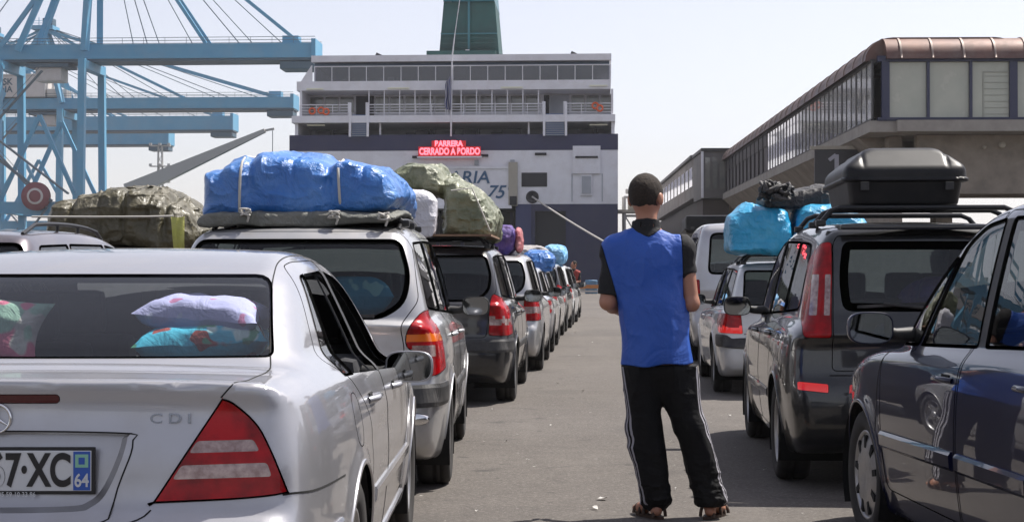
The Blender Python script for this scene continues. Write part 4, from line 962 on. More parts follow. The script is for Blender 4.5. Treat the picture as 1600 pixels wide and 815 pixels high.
MPV2['cuts'] = [
    dict(name='rear_window', axis='y', both=False, poly=rpoly([(-.51, 1.055), (.51, 1.055), (.53, 1.25), (.50, 1.465), (-.50, 1.465), (-.53, 1.25)], [.06, .06, .1, .05, .05, .1]), trim=(.05, .002, -1, M['gap']), **GL),
    dict(name='windscreen', axis='y', both=False, front=True, poly=rpoly([(-.68, .98), (.68, .98), (.58, 1.5), (-.58, 1.5)], .05), trim=TR, **GL),
    dict(name='side_window', axis='x', poly=rpoly([(.42, 1.06), (1.05, 1.035), (1.05, 1.475), (.52, 1.455)], [.08, .02, .02, .12]), trim=TR, **GL),
    dict(name='side_window', axis='x', poly=rpoly([(1.10, 1.033), (1.95, 1.005), (1.95, 1.50), (1.10, 1.478)], .02), trim=TR, **GL),
    dict(name='side_window', axis='x', poly=rpoly([(2.02, 1.002), (2.98, .972), (2.60, 1.38), (2.38, 1.475), (2.02, 1.50)], [.02, .04, .15, .1, .02]), trim=TR, **GL),
    dict(name='door_pillar', axis='x', poly=[(1.957, 1.005), (2.013, 1.003), (2.013, 1.50), (1.957, 1.50)], mat=M['trim'], push=.001, near=True),
    dict(name='lamp_lens', axis='y', poly=rpoly([(.585, 1.03), (.617, 1.03), (.602, 1.27), (.572, 1.27)], .006), mat=M['clear_lamp'], push=.006, acc=lambda p, n: p.y < .5),
    dict(name='lamp_lens', axis='y', poly=rpoly([(.655, 1.03), (.695, 1.03), (.665, 1.27), (.632, 1.27)], .006), mat=M['clear_lamp'], push=.006, acc=lambda p, n: p.y < .5),
    dict(name='tail_light', axis='y', poly=rpoly([(.58, .905), (.74, .905), (.715, 1.10), (.66, 1.36), (.615, 1.455), (.56, 1.46)], [.02, .03, .1, .1, .03, .02]), mat=M['red_lamp'], push=.007, trim=(.006, .006, 0, M['gap']), acc=lambda p, n: p.y < .5),
    dict(name='reflector', axis='y', poly=rpoly([(.60, .585), (.77, .60), (.77, .645), (.60, .632)], .01), mat=M['glow_red'], push=.004, trim=GAP),  # plain reflector, no lamp; its brightness is a glow put into the material
    dict(name='headlight', axis='y', front=True, poly=rpoly([(.42, .60), (.74, .64), (.70, .80), (.45, .74)], .05), mat=M['clear_lamp'], trim=GAP),
    dict(name='tailgate', axis='y', both=False, paint=True, near=True, poly=rpoly([(-.575, .71), (.575, .71), (.57, .9), (.555, 1.45), (.53, 1.50), (-.53, 1.50), (-.555, 1.45), (-.57, .9)], .03), trim=GAP, acc=lambda p, n: p.y < .4),
    dict(name='door', axis='x', near=True, paint=True, poly=rpoly([(1.18, .70), (1.12, .55), (1.17, .28), (1.975, .28), (1.985, .9), (1.985, 1.52), (1.07, 1.50), (1.07, 1.0)], .03), trim=GAP),
    dict(name='door', axis='x', near=True, paint=True, poly=rpoly([(2.0, .28), (2.90, .28), (2.97, .6), (3.02, .95), (2.63, 1.40), (2.40, 1.50), (2.0, 1.525)], [.02, .05, .05, .05, .15, .1, .02]), trim=GAP)]
car4, F4, _ = build_car('people_carrier', MPV2, M['charcoal'], h=.021, wheel='five', label='dark grey people carrier with the black roof box, right of the man', cat='car')
place(car4, 2.43, 9.2, 4.4)
plate(car4, F4, .0, .78, None)
mb = MB(); p = project(F4, [(0, 0, 1.03)])[0]; mb.tube([(0, p[1] + .02, 1.06), (0, p[1] - .005, 1.075), (-.28, p[1] + .012, 1.10)], [.022, .014, .009], 8); mb.box((-.20, p[1] + .02, 1.095), (.46, .012, .016), 0, Matrix.Rotation(R(-3), 3, 'Y')); mb.build('rear_wiper', M['trim'], car4)
mb = MB(); mb.box((0, .11, 1.545), (1.06, .15, .03), 0, bev=.012); mb.build('roof_spoiler', M['charcoal'], car4)
# navy car in the right foreground
NAVY = variant(MPV, L=4.25,
  low=[(.06, .28), (.0, .38), (-.01, .50), (.0, .64), (.04, .75), (.06, .95), (.5, 1.0), (1.6, .99), (2.4, .97), (3.0, .95), (3.3, .93), (3.6, .88), (3.95, .77), (4.18, .62), (4.25, .46), (4.2, .26), (3.3, .19), (2.2, .19), (1.0, .19), (.3, .2)],
  top=[(.06, .92), (.09, 1.1), (.2, 1.32), (.32, 1.46), (.46, 1.53), (1.0, 1.575), (1.5, 1.585), (1.9, 1.565), (2.25, 1.50), (2.7, 1.26), (3.15, .98), (3.3, .88), (3.1, .80), (1.7, .80), (.3, .80)],
  wplan=[(-.1, .68), (0, .73), (.12, .80), (.35, .85), (.8, .88), (1.5, .885), (3.0, .885), (3.5, .87), (3.9, .80), (4.15, .70), (4.3, .6)],
  wglass=[(-.1, .66), (.1, .70), (.5, .765), (1.4, .80), (2.4, .80), (2.9, .77), (3.3, .70)], tumble=.20, wheels=(.72, 3.35, .31, .35), r=.318,
  mirror=(.82, 2.82, 1.03, .20, .14), mirror_mat=M['navy'], handles=[(1.05, .865), (1.97, .845)], seat_pos=[(-.36, 1.70), (.36, 1.70), (-.36, .85), (.36, .85)], dash=2.62, wheel_mat=M['cabin'], hub_mat=M['cabin_pale'], seatz=.50,
  strips=[('side_moulding', [(.895, 1.10, .545), (.895, 1.86, .54)], .075, .018, M['navy'], True), ('side_moulding', [(.895, 1.92, .54), (.895, 2.95, .525)], .075, .018, M['navy'], True)], seams=[([(.87, 3.05, .55), (.86, 3.04, .8), (.80, 2.98, .93)], .008), ([(-.87, 3.05, .55), (-.86, 3.04, .8), (-.80, 2.98, .93)], .008)])
NAVY['cuts'] = [
    dict(name='rear_window', axis='y', both=False, poly=rpoly([(-.55, 1.05), (.55, 1.05), (.5, 1.42), (-.5, 1.42)], .06), trim=TR, **GL),
    dict(name='windscreen', axis='y', both=False, front=True, poly=rpoly([(-.70, 1.0), (.70, 1.0), (.60, 1.47), (-.60, 1.47)], .05), trim=TR, acc=None, **GL),
    dict(name='side_window', axis='x', poly=rpoly([(.55, 1.06), (.98, 1.03), (.98, 1.45), (.72, 1.42)], .04), trim=TR, **GL),
    dict(name='side_window', axis='x', poly=rpoly([(1.03, 1.015), (1.76, .99), (1.78, 1.48), (1.05, 1.46)], .02), trim=TR, **GL),
    dict(name='side_window', axis='x', poly=rpoly([(1.85, .987), (2.60, .964), (2.27, 1.385), (2.10, 1.458), (1.87, 1.48)], [.02, .01, .05, .05, .03]), trim=TR, **GL),
    dict(name='side_window', axis='x', poly=rpoly([(2.66, .962), (3.02, .953), (2.40, 1.325), (2.34, 1.335)], [.01, .03, .02, .01]), trim=TR, **GL),
    dict(name='door_pillar', axis='x', poly=[(1.768, .99), (1.843, .987), (1.862, 1.48), (1.787, 1.48)], mat=M['trim'], push=.001, near=True),
    dict(name='tail_light', axis='y', poly=rpoly([(.62, .80), (.84, .80), (.80, 1.05), (.66, 1.05)], .03), mat=M['red_lamp'], push=.004, trim=GAP, acc=lambda p, n: p.y < .5),
    dict(name='headlight', axis='y', front=True, poly=rpoly([(.42, .62), (.78, .66), (.74, .82), (.45, .76)], .05), mat=M['clear_lamp'], trim=GAP),
    dict(name='door', axis='x', near=True, paint=True, poly=rpoly([(1.12, .70), (1.08, .55), (1.12, .30), (1.88, .30), (1.885, .9), (1.90, 1.515), (1.0, 1.49), (1.0, 1.0)], .03), trim=GAP),
    dict(name='door', axis='x', near=True, paint=True, poly=rpoly([(1.90, .30), (2.94, .30), (2.98, .6), (3.02, .93), (2.30, 1.405), (2.08, 1.49), (1.92, 1.51)], [.02, .05, .05, .03, .06, .06, .02]), trim=GAP)]
car5, F5, _ = build_car('estate_car', NAVY, M['navy'], h=.021, wheel='cap', label='dark navy car cut off by the right edge, mirror and front wheel in view', cat='car')
place(car5, 2.66, 4.32, -2.0)
# lower estate car: white one on the right, grey one far left, silver ones further up
EST = variant(MPV, L=4.45,
  low=[(.06, .28), (.0, .36), (-.012, .46), (.0, .56), (.045, .62), (.055, .75), (.08, .90), (.10, .94), (.6, .95), (1.6, .94), (2.6, .91), (3.2, .89), (3.5, .87), (3.9, .79), (4.25, .68), (4.42, .52), (4.43, .38), (4.3, .24), (3.3, .20), (2.2, .20), (1.0, .20), (.3, .21)],
  top=[(.08, .88), (.12, .98), (.22, 1.15), (.34, 1.30), (.45, 1.375), (.60, 1.41), (1.1, 1.44), (1.8, 1.45), (2.3, 1.43), (2.65, 1.36), (3.0, 1.18), (3.45, .92), (3.5, .85), (3.3, .78), (1.8, .78), (.3, .78)],
  wglass=[(-.1, .66), (.1, .69), (.5, .725), (1.6, .75), (2.6, .745), (3.1, .72), (3.6, .66)], zb=.93, tumble=.26, wheels=(.88, 3.56, .31, .345),
  tuck=[(0, .07), (.2, .05), (.35, .02), (.55, .0), (.7, .003), (.80, .02), (.92, .05), (1.1, .10), (1.4, .18)], mirror=(.76, 2.95, .985, .19, .13), handles=[(1.35, .82), (2.35, .80)], seatz=.46, strips=MPV['strips'][:1])
EST['cuts'] = [
    dict(name='rear_window', axis='y', both=False, poly=rpoly([(-.60, .955), (.60, .955), (.56, 1.33), (-.56, 1.33)], .05), trim=(.02, .002, -1, M['gap']), **GL),
    dict(name='windscreen', axis='y', both=False, front=True, poly=rpoly([(-.66, .92), (.66, .92), (.56, 1.36), (-.56, 1.36)], .05), trim=TR, **GL),
    dict(name='side_window', axis='x', poly=rpoly([(.42, .965), (1.18, .945), (1.18, 1.345), (.62, 1.32)], [.05, .02, .02, .06]), trim=TR, **GL),
    dict(name='side_window', axis='x', poly=rpoly([(1.24, .943), (2.05, .92), (2.05, 1.36), (1.24, 1.348)], .02), trim=TR, **GL),
    dict(name='side_window', axis='x', poly=rpoly([(2.12, .918), (3.08, .895), (2.70, 1.26), (2.5, 1.34), (2.12, 1.36)], [.02, .04, .15, .1, .02]), trim=TR, **GL),
    dict(name='tail_light', axis='y', poly=rpoly([(.60, .66), (.84, .67), (.84, .87), (.62, .88)], .02), mat=M['red_lamp'], push=.004, trim=GAP, acc=lambda p, n: p.y < .5, bands=[(.60, .74, M['glow_red'])]),
    dict(name='headlight', axis='y', front=True, poly=rpoly([(.42, .60), (.74, .62), (.70, .74), (.45, .70)], .05), mat=M['clear_lamp'], trim=GAP)]
car6, F6, _ = build_car('estate_car', EST, M['white'], h=.03, label='white estate car with bright blue bundles on its roof and a lit tail lamp', cat='car')
place(car6, 3.02, 16.7, 3.4)
set_cut(EST, 'tail_light', bands=[(.74, .79, M['clear_lamp'])])
car7, F7, _ = build_car('estate_car', EST, M['silver'], h=.035, parts=False, label='silver estate car with an empty roof, fifth in the left queue', cat='car', group='cars waiting in the left queue')
place(car7, -.20, 26.2, 3.4)
VAN = variant(MPV, L=4.75,
  low=MPV['low'][:0] + stretch([(.06, .28), (.0, .36), (-.012, .48), (.0, .60), (.045, .70), (.05, .85), (.055, 1.05), (.3, 1.10), (1.6, 1.10), (2.8, 1.08), (3.7, 1.06), (4.0, 1.02), (4.4, .88), (4.68, .72), (4.75, .52), (4.74, .36), (4.6, .24), (3.3, .22), (2.2, .22), (1.0, .22), (.3, .23)]),
  top=[(.05, 1.0), (.06, 1.3), (.09, 1.6), (.14, 1.80), (.22, 1.90), (.40, 1.945), (1.2, 1.97), (2.2, 1.97), (2.9, 1.93), (3.2, 1.82), (3.6, 1.45), (4.0, 1.10), (4.1, 1.0), (3.8, .9), (1.8, .9), (.3, .9)],
  wplan=[(-.1, .76), (0, .82), (.12, .88), (.35, .905), (.8, .915), (1.5, .92), (3.4, .92), (3.9, .90), (4.4, .84), (4.7, .72), (4.8, .6)],
  wglass=[(-.1, .80), (.1, .86), (.5, .885), (1.6, .89), (3.2, .88), (3.6, .85), (4.1, .76)], zb=1.1, tumble=.10, wheels=(.9, 3.8, .33, .365), r=.33,
  tuck=[(0, .07), (.2, .05), (.35, .02), (.55, .0), (.9, .0), (1.05, .012), (1.2, .03), (1.4, .05), (1.9, .10)], mirror=(.88, 3.35, 1.25, .18, .24), handles=[(2.4, 1.0)], seatz=.62, dash=3.35, seat_pos=[(-.4, 2.5), (.4, 2.5), (-.4, 1.4), (.4, 1.4)], strips=MPV['strips'][:1])
VAN['cuts'] = [
    dict(name='rear_window', axis='y', both=False, poly=rpoly([(-.68, 1.22), (.68, 1.22), (.64, 1.80), (-.64, 1.80)], .10), trim=(.03, .002, -1, M['gap']), **GL),
    dict(name='windscreen', axis='y', both=False, front=True, poly=rpoly([(-.76, 1.12), (.76, 1.12), (.68, 1.8), (-.68, 1.8)], .05), trim=TR, **GL),
    dict(name='side_window', axis='x', poly=rpoly([(.45, 1.20), (1.45, 1.20), (1.45, 1.75), (.5, 1.73)], .08), trim=TR, **GL),
    dict(name='side_window', axis='x', poly=rpoly([(1.55, 1.20), (2.45, 1.20), (2.45, 1.76), (1.55, 1.76)], .05), trim=TR, **GL),
    dict(name='side_window', axis='x', poly=rpoly([(2.55, 1.18), (3.70, 1.14), (3.35, 1.58), (3.1, 1.74), (2.55, 1.76)], [.02, .04, .15, .1, .02]), trim=TR, **GL),
    dict(name='tail_light', axis='y', poly=rpoly([(.78, .80), (.93, .80), (.93, 1.15), (.79, 1.15)], .02), mat=M['red_lamp'], push=.004, trim=GAP, acc=lambda p, n: p.y < .5),
    dict(name='headlight', axis='y', front=True, poly=rpoly([(.5, .65), (.82, .68), (.80, .85), (.5, .82)], .05), mat=M['clear_lamp'], trim=GAP)]
car8, F8, _ = build_car('passenger_van', VAN, M['silver'], h=.04, parts=False, label='tall silver van beyond the white estate car, right of the man', cat='van')
place(car8, 3.56, 23.2, 3.6); car8.scale = (1.05, 1.05, 1.06)
def again(src, paint_from, paint_to, x, d, yaw, label, group=None):
    o = copy_tree(src, None, {paint_from.name: paint_to}); o.name = src.name.split('.')[0]; place(o, x, d, yaw); o['label'] = label
    if group: o['group'] = group
    return o
car9 = again(car8, M['silver'], M['blue_grey'], 4.35, 31.0, 4.0, 'dark grey van with a long black box on its roof, farthest van on the right')
G1 = 'cars waiting in the left queue'
far_mpv, FM, _ = build_car('people_carrier', S3, M['silver2'], h=.045, parts=False, glass=M['glass_dark'], label='warm silver people carrier under the purple and red bundle, fourth in the left queue', cat='car', group=G1)
place(far_mpv, -.48, 21.0, 3.2)
car10 = car7
car11 = again(car7, M['silver'], M['silver2'], .03, 31.2, 4.0, 'low silver estate car with the round blue bundle, sixth in the left queue', G1)
car12 = again(far_mpv, M['silver2'], M['black'], .36, 36.4, 4.6, 'black people carrier with a pale padded load, seventh in the left queue', G1)
car13 = again(far_mpv, M['silver2'], M['white'], .72, 41.6, 4.6, 'white people carrier with the light blue bundle, eighth in the left queue', G1)
car14 = again(far_mpv, M['silver2'], M['charcoal'], 1.02, 46.8, 4.6, 'dark grey people carrier with a brown load, last in the left queue', G1)
car15 = again(far_mpv, M['silver2'], M['maroon'], -3.95, 14.9, 1.5, 'dark maroon people carrier under the olive green tarpaulin, in the second lane from the left')

# unseen cars added out of frame to darken reflections in paint and mirrors
for src, a, b_, x, d, yw, lab in ((car7, M['silver'], M['blue_grey'], -1.75, -4.6, 0, 'unseen blue-grey estate car added behind the silver saloon for reflections'), (far_mpv, M['silver2'], M['maroon'], 3.1, -.9, 0, 'unseen maroon people carrier added behind the navy car for reflections'), (car7, M['silver'], M['white'], -1.9, -10.2, 0, 'unseen white estate car added farther back on the left for reflections'), (far_mpv, M['silver2'], M['black'], 3.1, -6.0, 0, 'unseen black people carrier added farther back on the right for reflections'), (car7, M['silver'], M['black'], -4.4, 4.2, 0, 'black estate car added out of view for reflections, level with the silver saloon')):
    again(src, a, b_, x, d, yw, lab)

car16 = again(far_mpv, M['silver2'], M['plum'], -3.72, 9.9, 0, 'plum-grey people carrier with bare roof bars at the far left edge')
# ================================================================ container cranes
M['crane_blue'] = mat('crane_blue', (.075, .29, .47), .5, var=(.2, .7, (.11, .35, .52)), dust=(.25, .25, (.34, .33, .31)))
M['crane_dark'] = mat('crane_dark', (.05, .10, .14), .6); M['crane_white'] = mat('crane_white', (.55, .52, .50), .6, dust=(.5, .4, (.30, .25, .22)))
M['cable'] = mat('cable_grey', (.10, .14, .17), .6)
def crane(cx, cy, xl, xw, tip, zb, zt, label, back=-45, house=None, cw=(0, 0), ht=2.7, lean=0.0, slender=False, stairs=None, reel=None, lw=1.6, tx=8.0):
    """cx, cy: origin; legs at landside xl and waterside xw; boom from back to tip at height zb, mast top zt"""
    c = empty('container_crane', (cx, cy, 0), R(-3.1), label=label, cat='crane', group='container cranes across the basin')
    b = MB()
    for y in (-7, 7):
        for (x, w_) in ((xl, lw), (xw, lw)): b = MB(); b.beam((x, y, 0), (x, y * .82, zb - 1.6), w_, w_); b.build('portal_leg', M['crane_blue'], c)
    def one(*a): q = MB(); q.beam(*a); q.build('portal_beam', M['crane_blue'], c)
    for y in (-7, 7):
        one((xl, y * .93, 14), (xw, y * .93, 14), 1.5, 2.2)
        one((xl, y * .93, 14), ((xl + xw) / 2, y * .86, 31), .7, .7); one((xw, y * .93, 14), ((xl + xw) / 2, y * .86, 31), .7, .7)
    for x in (xl, xw): one((x, -6.6, 14), (x, 6.6, 14), 1.4, 1.8); one((x, -6, zb - 2.6), (x, 6, zb - 2.6), 1.4, 1.6)
    b = MB(); n = 12
    if stairs:
        b.beam(stairs[0], stairs[1], 1.0, .3); b.beam(tuple(Vector(stairs[0]) + Vector((0, 0, -3.4))), tuple(Vector(stairs[1]) + Vector((-3, 0, -1.4))), .5, .5)
    b.beam((xl + 1, -8.1, 2), (xl + 10, -8.1, 14), 1.0, .15); b.beam((xl + 10, -8.1, 14), (xl - 2, -8.1, 27), 1.0, .15); b.beam((xl - 2, -8.1, 27), (xl + 9, -8.1, 39), 1.0, .15)
    for (p, q) in (((xl + 10, -8.5, 15), (xl - 2, -8.5, 28)), ((xl - 2, -8.5, 28), (xl + 9, -8.5, 40))): b.beam(p, q, .08, .08)
    b.build('stairway', M['cable'], c)
    b = MB(); L = tip - back
    for y in (-2.6, 2.6): b.box(((tip + back) / 2, y, zb), (L, 1.3, ht))
    b.box(((tip + back) / 2, 0, zb - ht / 2 - .25), (L, 6.2, .45), 1)
    for k in range(int(L / 9)): b.box((back + 4 + 9 * k, 0, zb), (.7, 5.2, ht * .7))
    b.build('boom', [M['crane_blue'], M['crane_dark']], c)
    b = MB()
    for y in (-3.6, 3.6):
        for h_ in (.55, 1.1): b.tube([(back, y, zb + ht / 2 + h_), (tip, y, zb + ht / 2 + h_)], .06, 5)
        for k in range(int(L / 4)): b.tube([(back + 4 * k, y, zb + ht / 2 - .1), (back + 4 * k, y, zb + ht / 2 + 1.1)], .05, 4)
    b.build('boom_railing', M['cable'], c)
    b = MB(); b.box((tip - 3.5, 0, zb - ht / 2 - 1.3), (6.5, 5.5, 1.5), 0, bev=.2); b.box((tip - .3, 0, zb + .3), (.8, 7.5, ht + .8), 1); b.box((tip - 5, 0, zb + ht / 2 + .9), (3, 3, 1.4), 1); b.build('boom_tip', [M['crane_dark'], M['crane_blue']], c)
    # mast (A-frame) with its head
    b = MB(); ap = xw + 2.0 + lean
    for y in (-4.5, 4.5): b.beam((xw, y, zb), (ap, y * .35, zt), 1.15, 1.15); b.beam((xl + 3, y, zb), (ap - .5, y * .35, zt - .5), 1.1, 1.1)
    if not slender: b.beam((xl, -4.5, zb + 1), (ap - 1, -2.0, zt - 9), .8, .8)
    b.build('mast', M['crane_blue'], c)
    b = MB(); b.box((ap, 0, zt + .4), (5.5, 5.2, 1.0), 0); b.box((ap + 1, 0, zt + 1.9), (2.6, 3, 2.0), 1, bev=.3); b.tube([(ap - 2, 1, zt + 1), (ap - 2, 1, zt + 3.4)], .1, 6)
    for h_ in (1.4, 2.0): b.tube([(ap - 2.7, -2.6, zt + h_), (ap + 2.7, -2.6, zt + h_)], .06, 5)
    b.build('mast_head', [M['crane_blue'], M['crane_dark']], c)
    b = MB()
    for y in (-2.6, 2.6):
        for f in (.52, .93): b.beam((ap, y * .5, zt), (xw + (tip - xw) * f, y, zb + ht / 2), .62, .62)
    b.build('forestay', M['crane_blue'], c)
    b = MB()
    for y in (-2.6, 2.6): b.beam((ap, y * .5, zt), (back + 6, y, zb + ht / 2), .5, .5)
    b.build('backstay', M['crane_blue'], c)
    b = MB()
    for f in (.18, .25, .30, .45, .66, .72, .85): b.tube([(ap, 0, zt + 1), (xw + (tip - xw) * f, random.uniform(-1, 1), zb + ht / 2)], .10, 5)
    for f in (.3, .5, .8): b.tube([(ap, 0, zt + 1), (xw + (back - xw) * f, 0, zb + ht / 2)], .10, 5)
    b.build('hoist_cable', M['cable'], c)
    b = MB(); x = xl + cw[0]; b.box((x + 8, 0, zb - ht / 2 - 2.6), (5, 4, 2.6), 1, bev=.3); b.box((x + 8, 0, zb - ht / 2 - 1.0), (8, 5.4, .7), 0); b.build('trolley', [M['crane_dark'], M['crane_white']], c)
    if house:
        hx, hw, hh, txt = house; b = MB(); b.box((hx, 0, zb + ht / 2 + hh / 2 + .2), (hw, 9, hh), 0, bev=.25); b.box((hx + hw / 2 + 2, 0, zb + ht / 2 + 1.3), (3.5, 7, 2.0), 1, bev=.2); b.box((hx, 0, zb + ht / 2 + hh + .35), (hw + .6, 9.4, .3), 1)
        for k in range(4): b.box((hx + hw / 2 + 4.4, -2.5 + k * 1.5, zb + ht / 2 + 1.2), (.4, .5, 2.2), 0)
        h = b.build('machinery_house', [M['crane_white'], mat('crane_house_trim', (.62, .60, .56), .6)], c)
        for i, s in enumerate(txt): text_obj('house_lettering', s, 2.2, M['crane_dark'], h, Matrix.Translation((hx + hw * .5 - tx, -4.56, zb + ht / 2 + hh - 1.5 - i * 1.85)) @ REAR, .03, .95, align='RIGHT', bold=.05)
    # cable reel on the sill beam
    b = MB(); b.lathe([(0, -.5), (2.6, -.5), (2.6, -.3), (1.6, -.25), (1.6, .25), (2.6, .3), (2.6, .5), (0, .5)], 28, 0, Matrix.Translation(((reel if reel is not None else xl - 8.5), -8.6, 16.0)) @ Matrix.Rotation(R(90), 4, 'Z')); b.lathe([(1.1, -.62), (1.5, -.62), (1.5, -.45)], 20, 1, Matrix.Translation(((reel if reel is not None else xl - 8.5), -8.6, 16.0)) @ Matrix.Rotation(R(90), 4, 'Z'))
    b.beam((xl - 14, -7, 14), (xl, -7, 14), 1.3, 1.8, 2); b.build('cable_reel', [mat('reel_red', (.20, .05, .06), .6), M['crane_white'], M['crane_blue']], c)
    return c
# nearest crane: d = 300, 8.33 px/m
crane(-79.0, 300, -15.5, 0.2, 43.0, 43.1, 76, 'nearest blue container crane, its boom highest and reaching the ferry', back=-45, lean=-1, stairs=((-18, -8.4, 29), (-1.5, -8.4, 16.5)), reel=-7.4, lw=1.25)
crane(-118, 400, -12, 7.0, 64.5, 44.3, 63, 'second blue container crane, with the white lettered machinery house', back=-46, house=(-8.5, 22, 5.4, ('MAERSK', 'ESPAÑA')), lean=-7.8, cw=(6, 0), lw=1.4)
crane(-155, 470, -20, 0.0, 74.5, 46.0, 72, 'third blue container crane, pale with distance, behind the second boom', back=-40, ht=4.0, slender=True)
crane(-172, 520, -18, 2.0, 62.0, 46.0, 74, 'farthest blue container crane, boom ending above the grey mobile jib', back=-40, ht=4.0, slender=True)
# grey mobile crane jib in front of the basin
M['jib_grey'] = mat('jib_grey', (.46, .45, .43), .6)
jc = empty('mobile_crane', (-44.0, 190, 0), R(-3.1), label='grey mobile crane with one long jib raised to the right, beyond the blue bundle', cat='crane')
b = MB(); A = Vector((-1.6, 0, 11.4)); B = Vector((14.8, 0, 18.6)); N_ = (B - A).normalized(); up = Vector((-N_.z, 0, N_.x))
vs = [A - up * .95 - Vector((0, .8, 0)), A + up * .95 - Vector((0, .8, 0)), A + up * .95 + Vector((0, .8, 0)), A - up * .95 + Vector((0, .8, 0))] + [B + up * s * .22 + Vector((0, t, 0)) for s, t in ((-1, -.3), (1, -.3), (1, .3), (-1, .3))]
b.add(vs, [(0, 1, 5, 4), (1, 2, 6, 5), (2, 3, 7, 6), (3, 0, 4, 7), (0, 3, 2, 1), (4, 5, 6, 7)]); b.beam(B, B + Vector((1.1, 0, .2)), .25, .25); b.build('jib', M['jib_grey'], jc)
b = MB(); b.tube([B + Vector((.9, 0, 0)), B + Vector((.9, 0, -3.2))], .05, 6); b.box(B + Vector((.9, 0, -3.4)), (.35, .3, .5), 0, bev=.08); b.build('hoist_cable', M['cable'], jc)
b = MB(); b.box((2, 1.2, 6.2), (7.5, 4, 4.4), 0, bev=.4); b.box((3, 0, 3), (2.6, 2.6, 3), 0); b.beam((-.8, .5, 11), (1.5, .5, 7), 1.0, 1.2); b.build('machine_house', M['jib_grey'], jc)
b = MB(); b.box((-3, 0, 1.8), (12, 6, 1.6), 0, bev=.3)
for x in (-8, -5, -2, 1): 
    for y in (-2.6, 2.6): b.lathe([(0, .5), (.6, .5), (.75, .35), (.75, -.35), (.6, -.5)], 16, 1, Matrix.Translation((x, y, .75)) @ Matrix.Rotation(R(90), 4, 'Z'))
b.build('undercarriage', [M['jib_grey'], M['rubber']], jc)
# lattice light mast far off
b = MB(); x0, y0 = -77, 350
for (dx, dy) in ((-.8, -.8), (.8, -.8), (.8, .8), (-.8, .8)): b.beam((x0 + dx, y0 + dy, 0), (x0 + dx * .5, y0 + dy * .5, 30), .18, .18)
for k in range(15):
    z = 2 * k; f = 1 - .5 * z / 30; g = 1 - .5 * (z + 2) / 30
    b.beam((x0 - .8 * f, y0 - .8 * f, z), (x0 + .8 * g, y0 - .8 * g, z + 2), .1, .1); b.beam((x0 + .8 * f, y0 - .8 * f, z), (x0 - .8 * g, y0 - .8 * g, z + 2), .1, .1)
for z in (22, 25.5, 30): b.box((x0, y0, z), (4.4, 1.4, .18)); [b.box((x0 + s * 2, y0 - .6, z + .3), (.6, .4, .5)) for s in (-1, 0, 1)]
b.build('light_mast', M['jib_grey'], label='distant lattice light mast standing above the mobile jib', cat='mast')
# far quayside: warehouses, stacked containers, a moored vessel
rnd = random.Random(5)
for k, (x, d, w_, h_, col, lab) in enumerate(((-130, 560, 60, 14, (.34, .32, .30), 'long pale warehouse low on the far quay behind the cranes'), (-62, 540, 40, 17, (.42, .38, .34), 'cream warehouse on the far quay between the two left bundles'), (-105, 430, 34, 11, (.30, .26, .24), 'brown-roofed shed on the far quay left of the grey jib'))):
    c = empty('warehouse', (x, d, 0), 0, label=lab, cat='warehouse'); b = MB(); b.box((0, 0, h_ * .4), (w_, 30, h_ * .8)); b.build('wall', mat('warehouse_wall', col, .8, var=(.1, .6, tuple(v * .75 for v in col))), c)
    b = MB(); b.prism([(-w_ / 2 - .6, h_ * .8), (w_ / 2 + .6, h_ * .8), (0, h_)], 'y', -15.5, 15.5); b.build('roof', mat('warehouse_roof', (.26, .17, .14) if k else (.33, .33, .33), .8), c)
    for i in range(5): b = MB(); b.box((-w_ * .4 + i * w_ * .2, -15.06, 2.6), (w_ * .1, .12, 5.2)); b.build('door', M['crane_dark'], c)
for k in range(16):
    col = rnd.choice([(.28, .06, .04), (.06, .16, .28), (.30, .29, .27), (.10, .20, .14), (.35, .15, .05)]); x = -118 + k * 6.6
    b = MB(); b.box((0, 0, 1.3), (6.05, 2.44, 2.58))
    for i in range(20): b.box((-2.85 + i * .3, -1.235, 1.3), (.12, .05, 2.3))
    z = 0 if k % 3 else 2.6
    o = b.build('shipping_container', mat('container_paint', col, .6, dust=(.6, .4, DUST)), loc=(x if z == 0 else x, 330 + (k % 2) * 4, z), label='shipping container on the far quay under the blue cranes', cat='container', group='shipping containers on the far quay')
    if z:
        o2 = o.copy(); C.objects.link(o2); o2.location.z = 0
# quay furniture at the right of the ferry: deck gangway tower and the blue bin
tw = empty('gangway_tower', (11.95, 155, 0), 0, label='skeletal steel gangway tower on the quay just right of the ferry stern', cat='tower')
b = MB()
for (dx, dy) in ((-1.1, -1), (1.1, -1), (1.1, 1), (-1.1, 1)): b.beam((dx, dy, 0), (dx, dy, 9), .22, .22)
for z in (1.8, 3.6, 5.4, 7.2, 9): b.box((0, -1, z), (2.4, .15, .15)); b.box((0, 1, z), (2.4, .15, .15))
for z in (0, 3.6): b.beam((-1.1, -1, z), (1.1, -1, z + 3.6), .12, .12); b.beam((1.1, -1, z), (-1.1, -1, z + 3.6), .12, .12)
b.build('frame', M['jib_grey'], tw); b = MB(); b.box((-.2, 0, 7.6), (3.4, 2.6, .3)); b.box((0, 0, 8.4), (1.4, 1.2, 1.3), bev=.1); b.build('platform', M['beige'], tw)
b = MB(); b.tube([(0, 0, 7.7), (0, 0, 9.5)], .10, 8); b.box((0, 0, 9.4), (1.8, .2, .14)); b.box((-.8, 0, 9.6), (.3, .3, .4)); b.build('lamp_head', M['jib_grey'], tw)
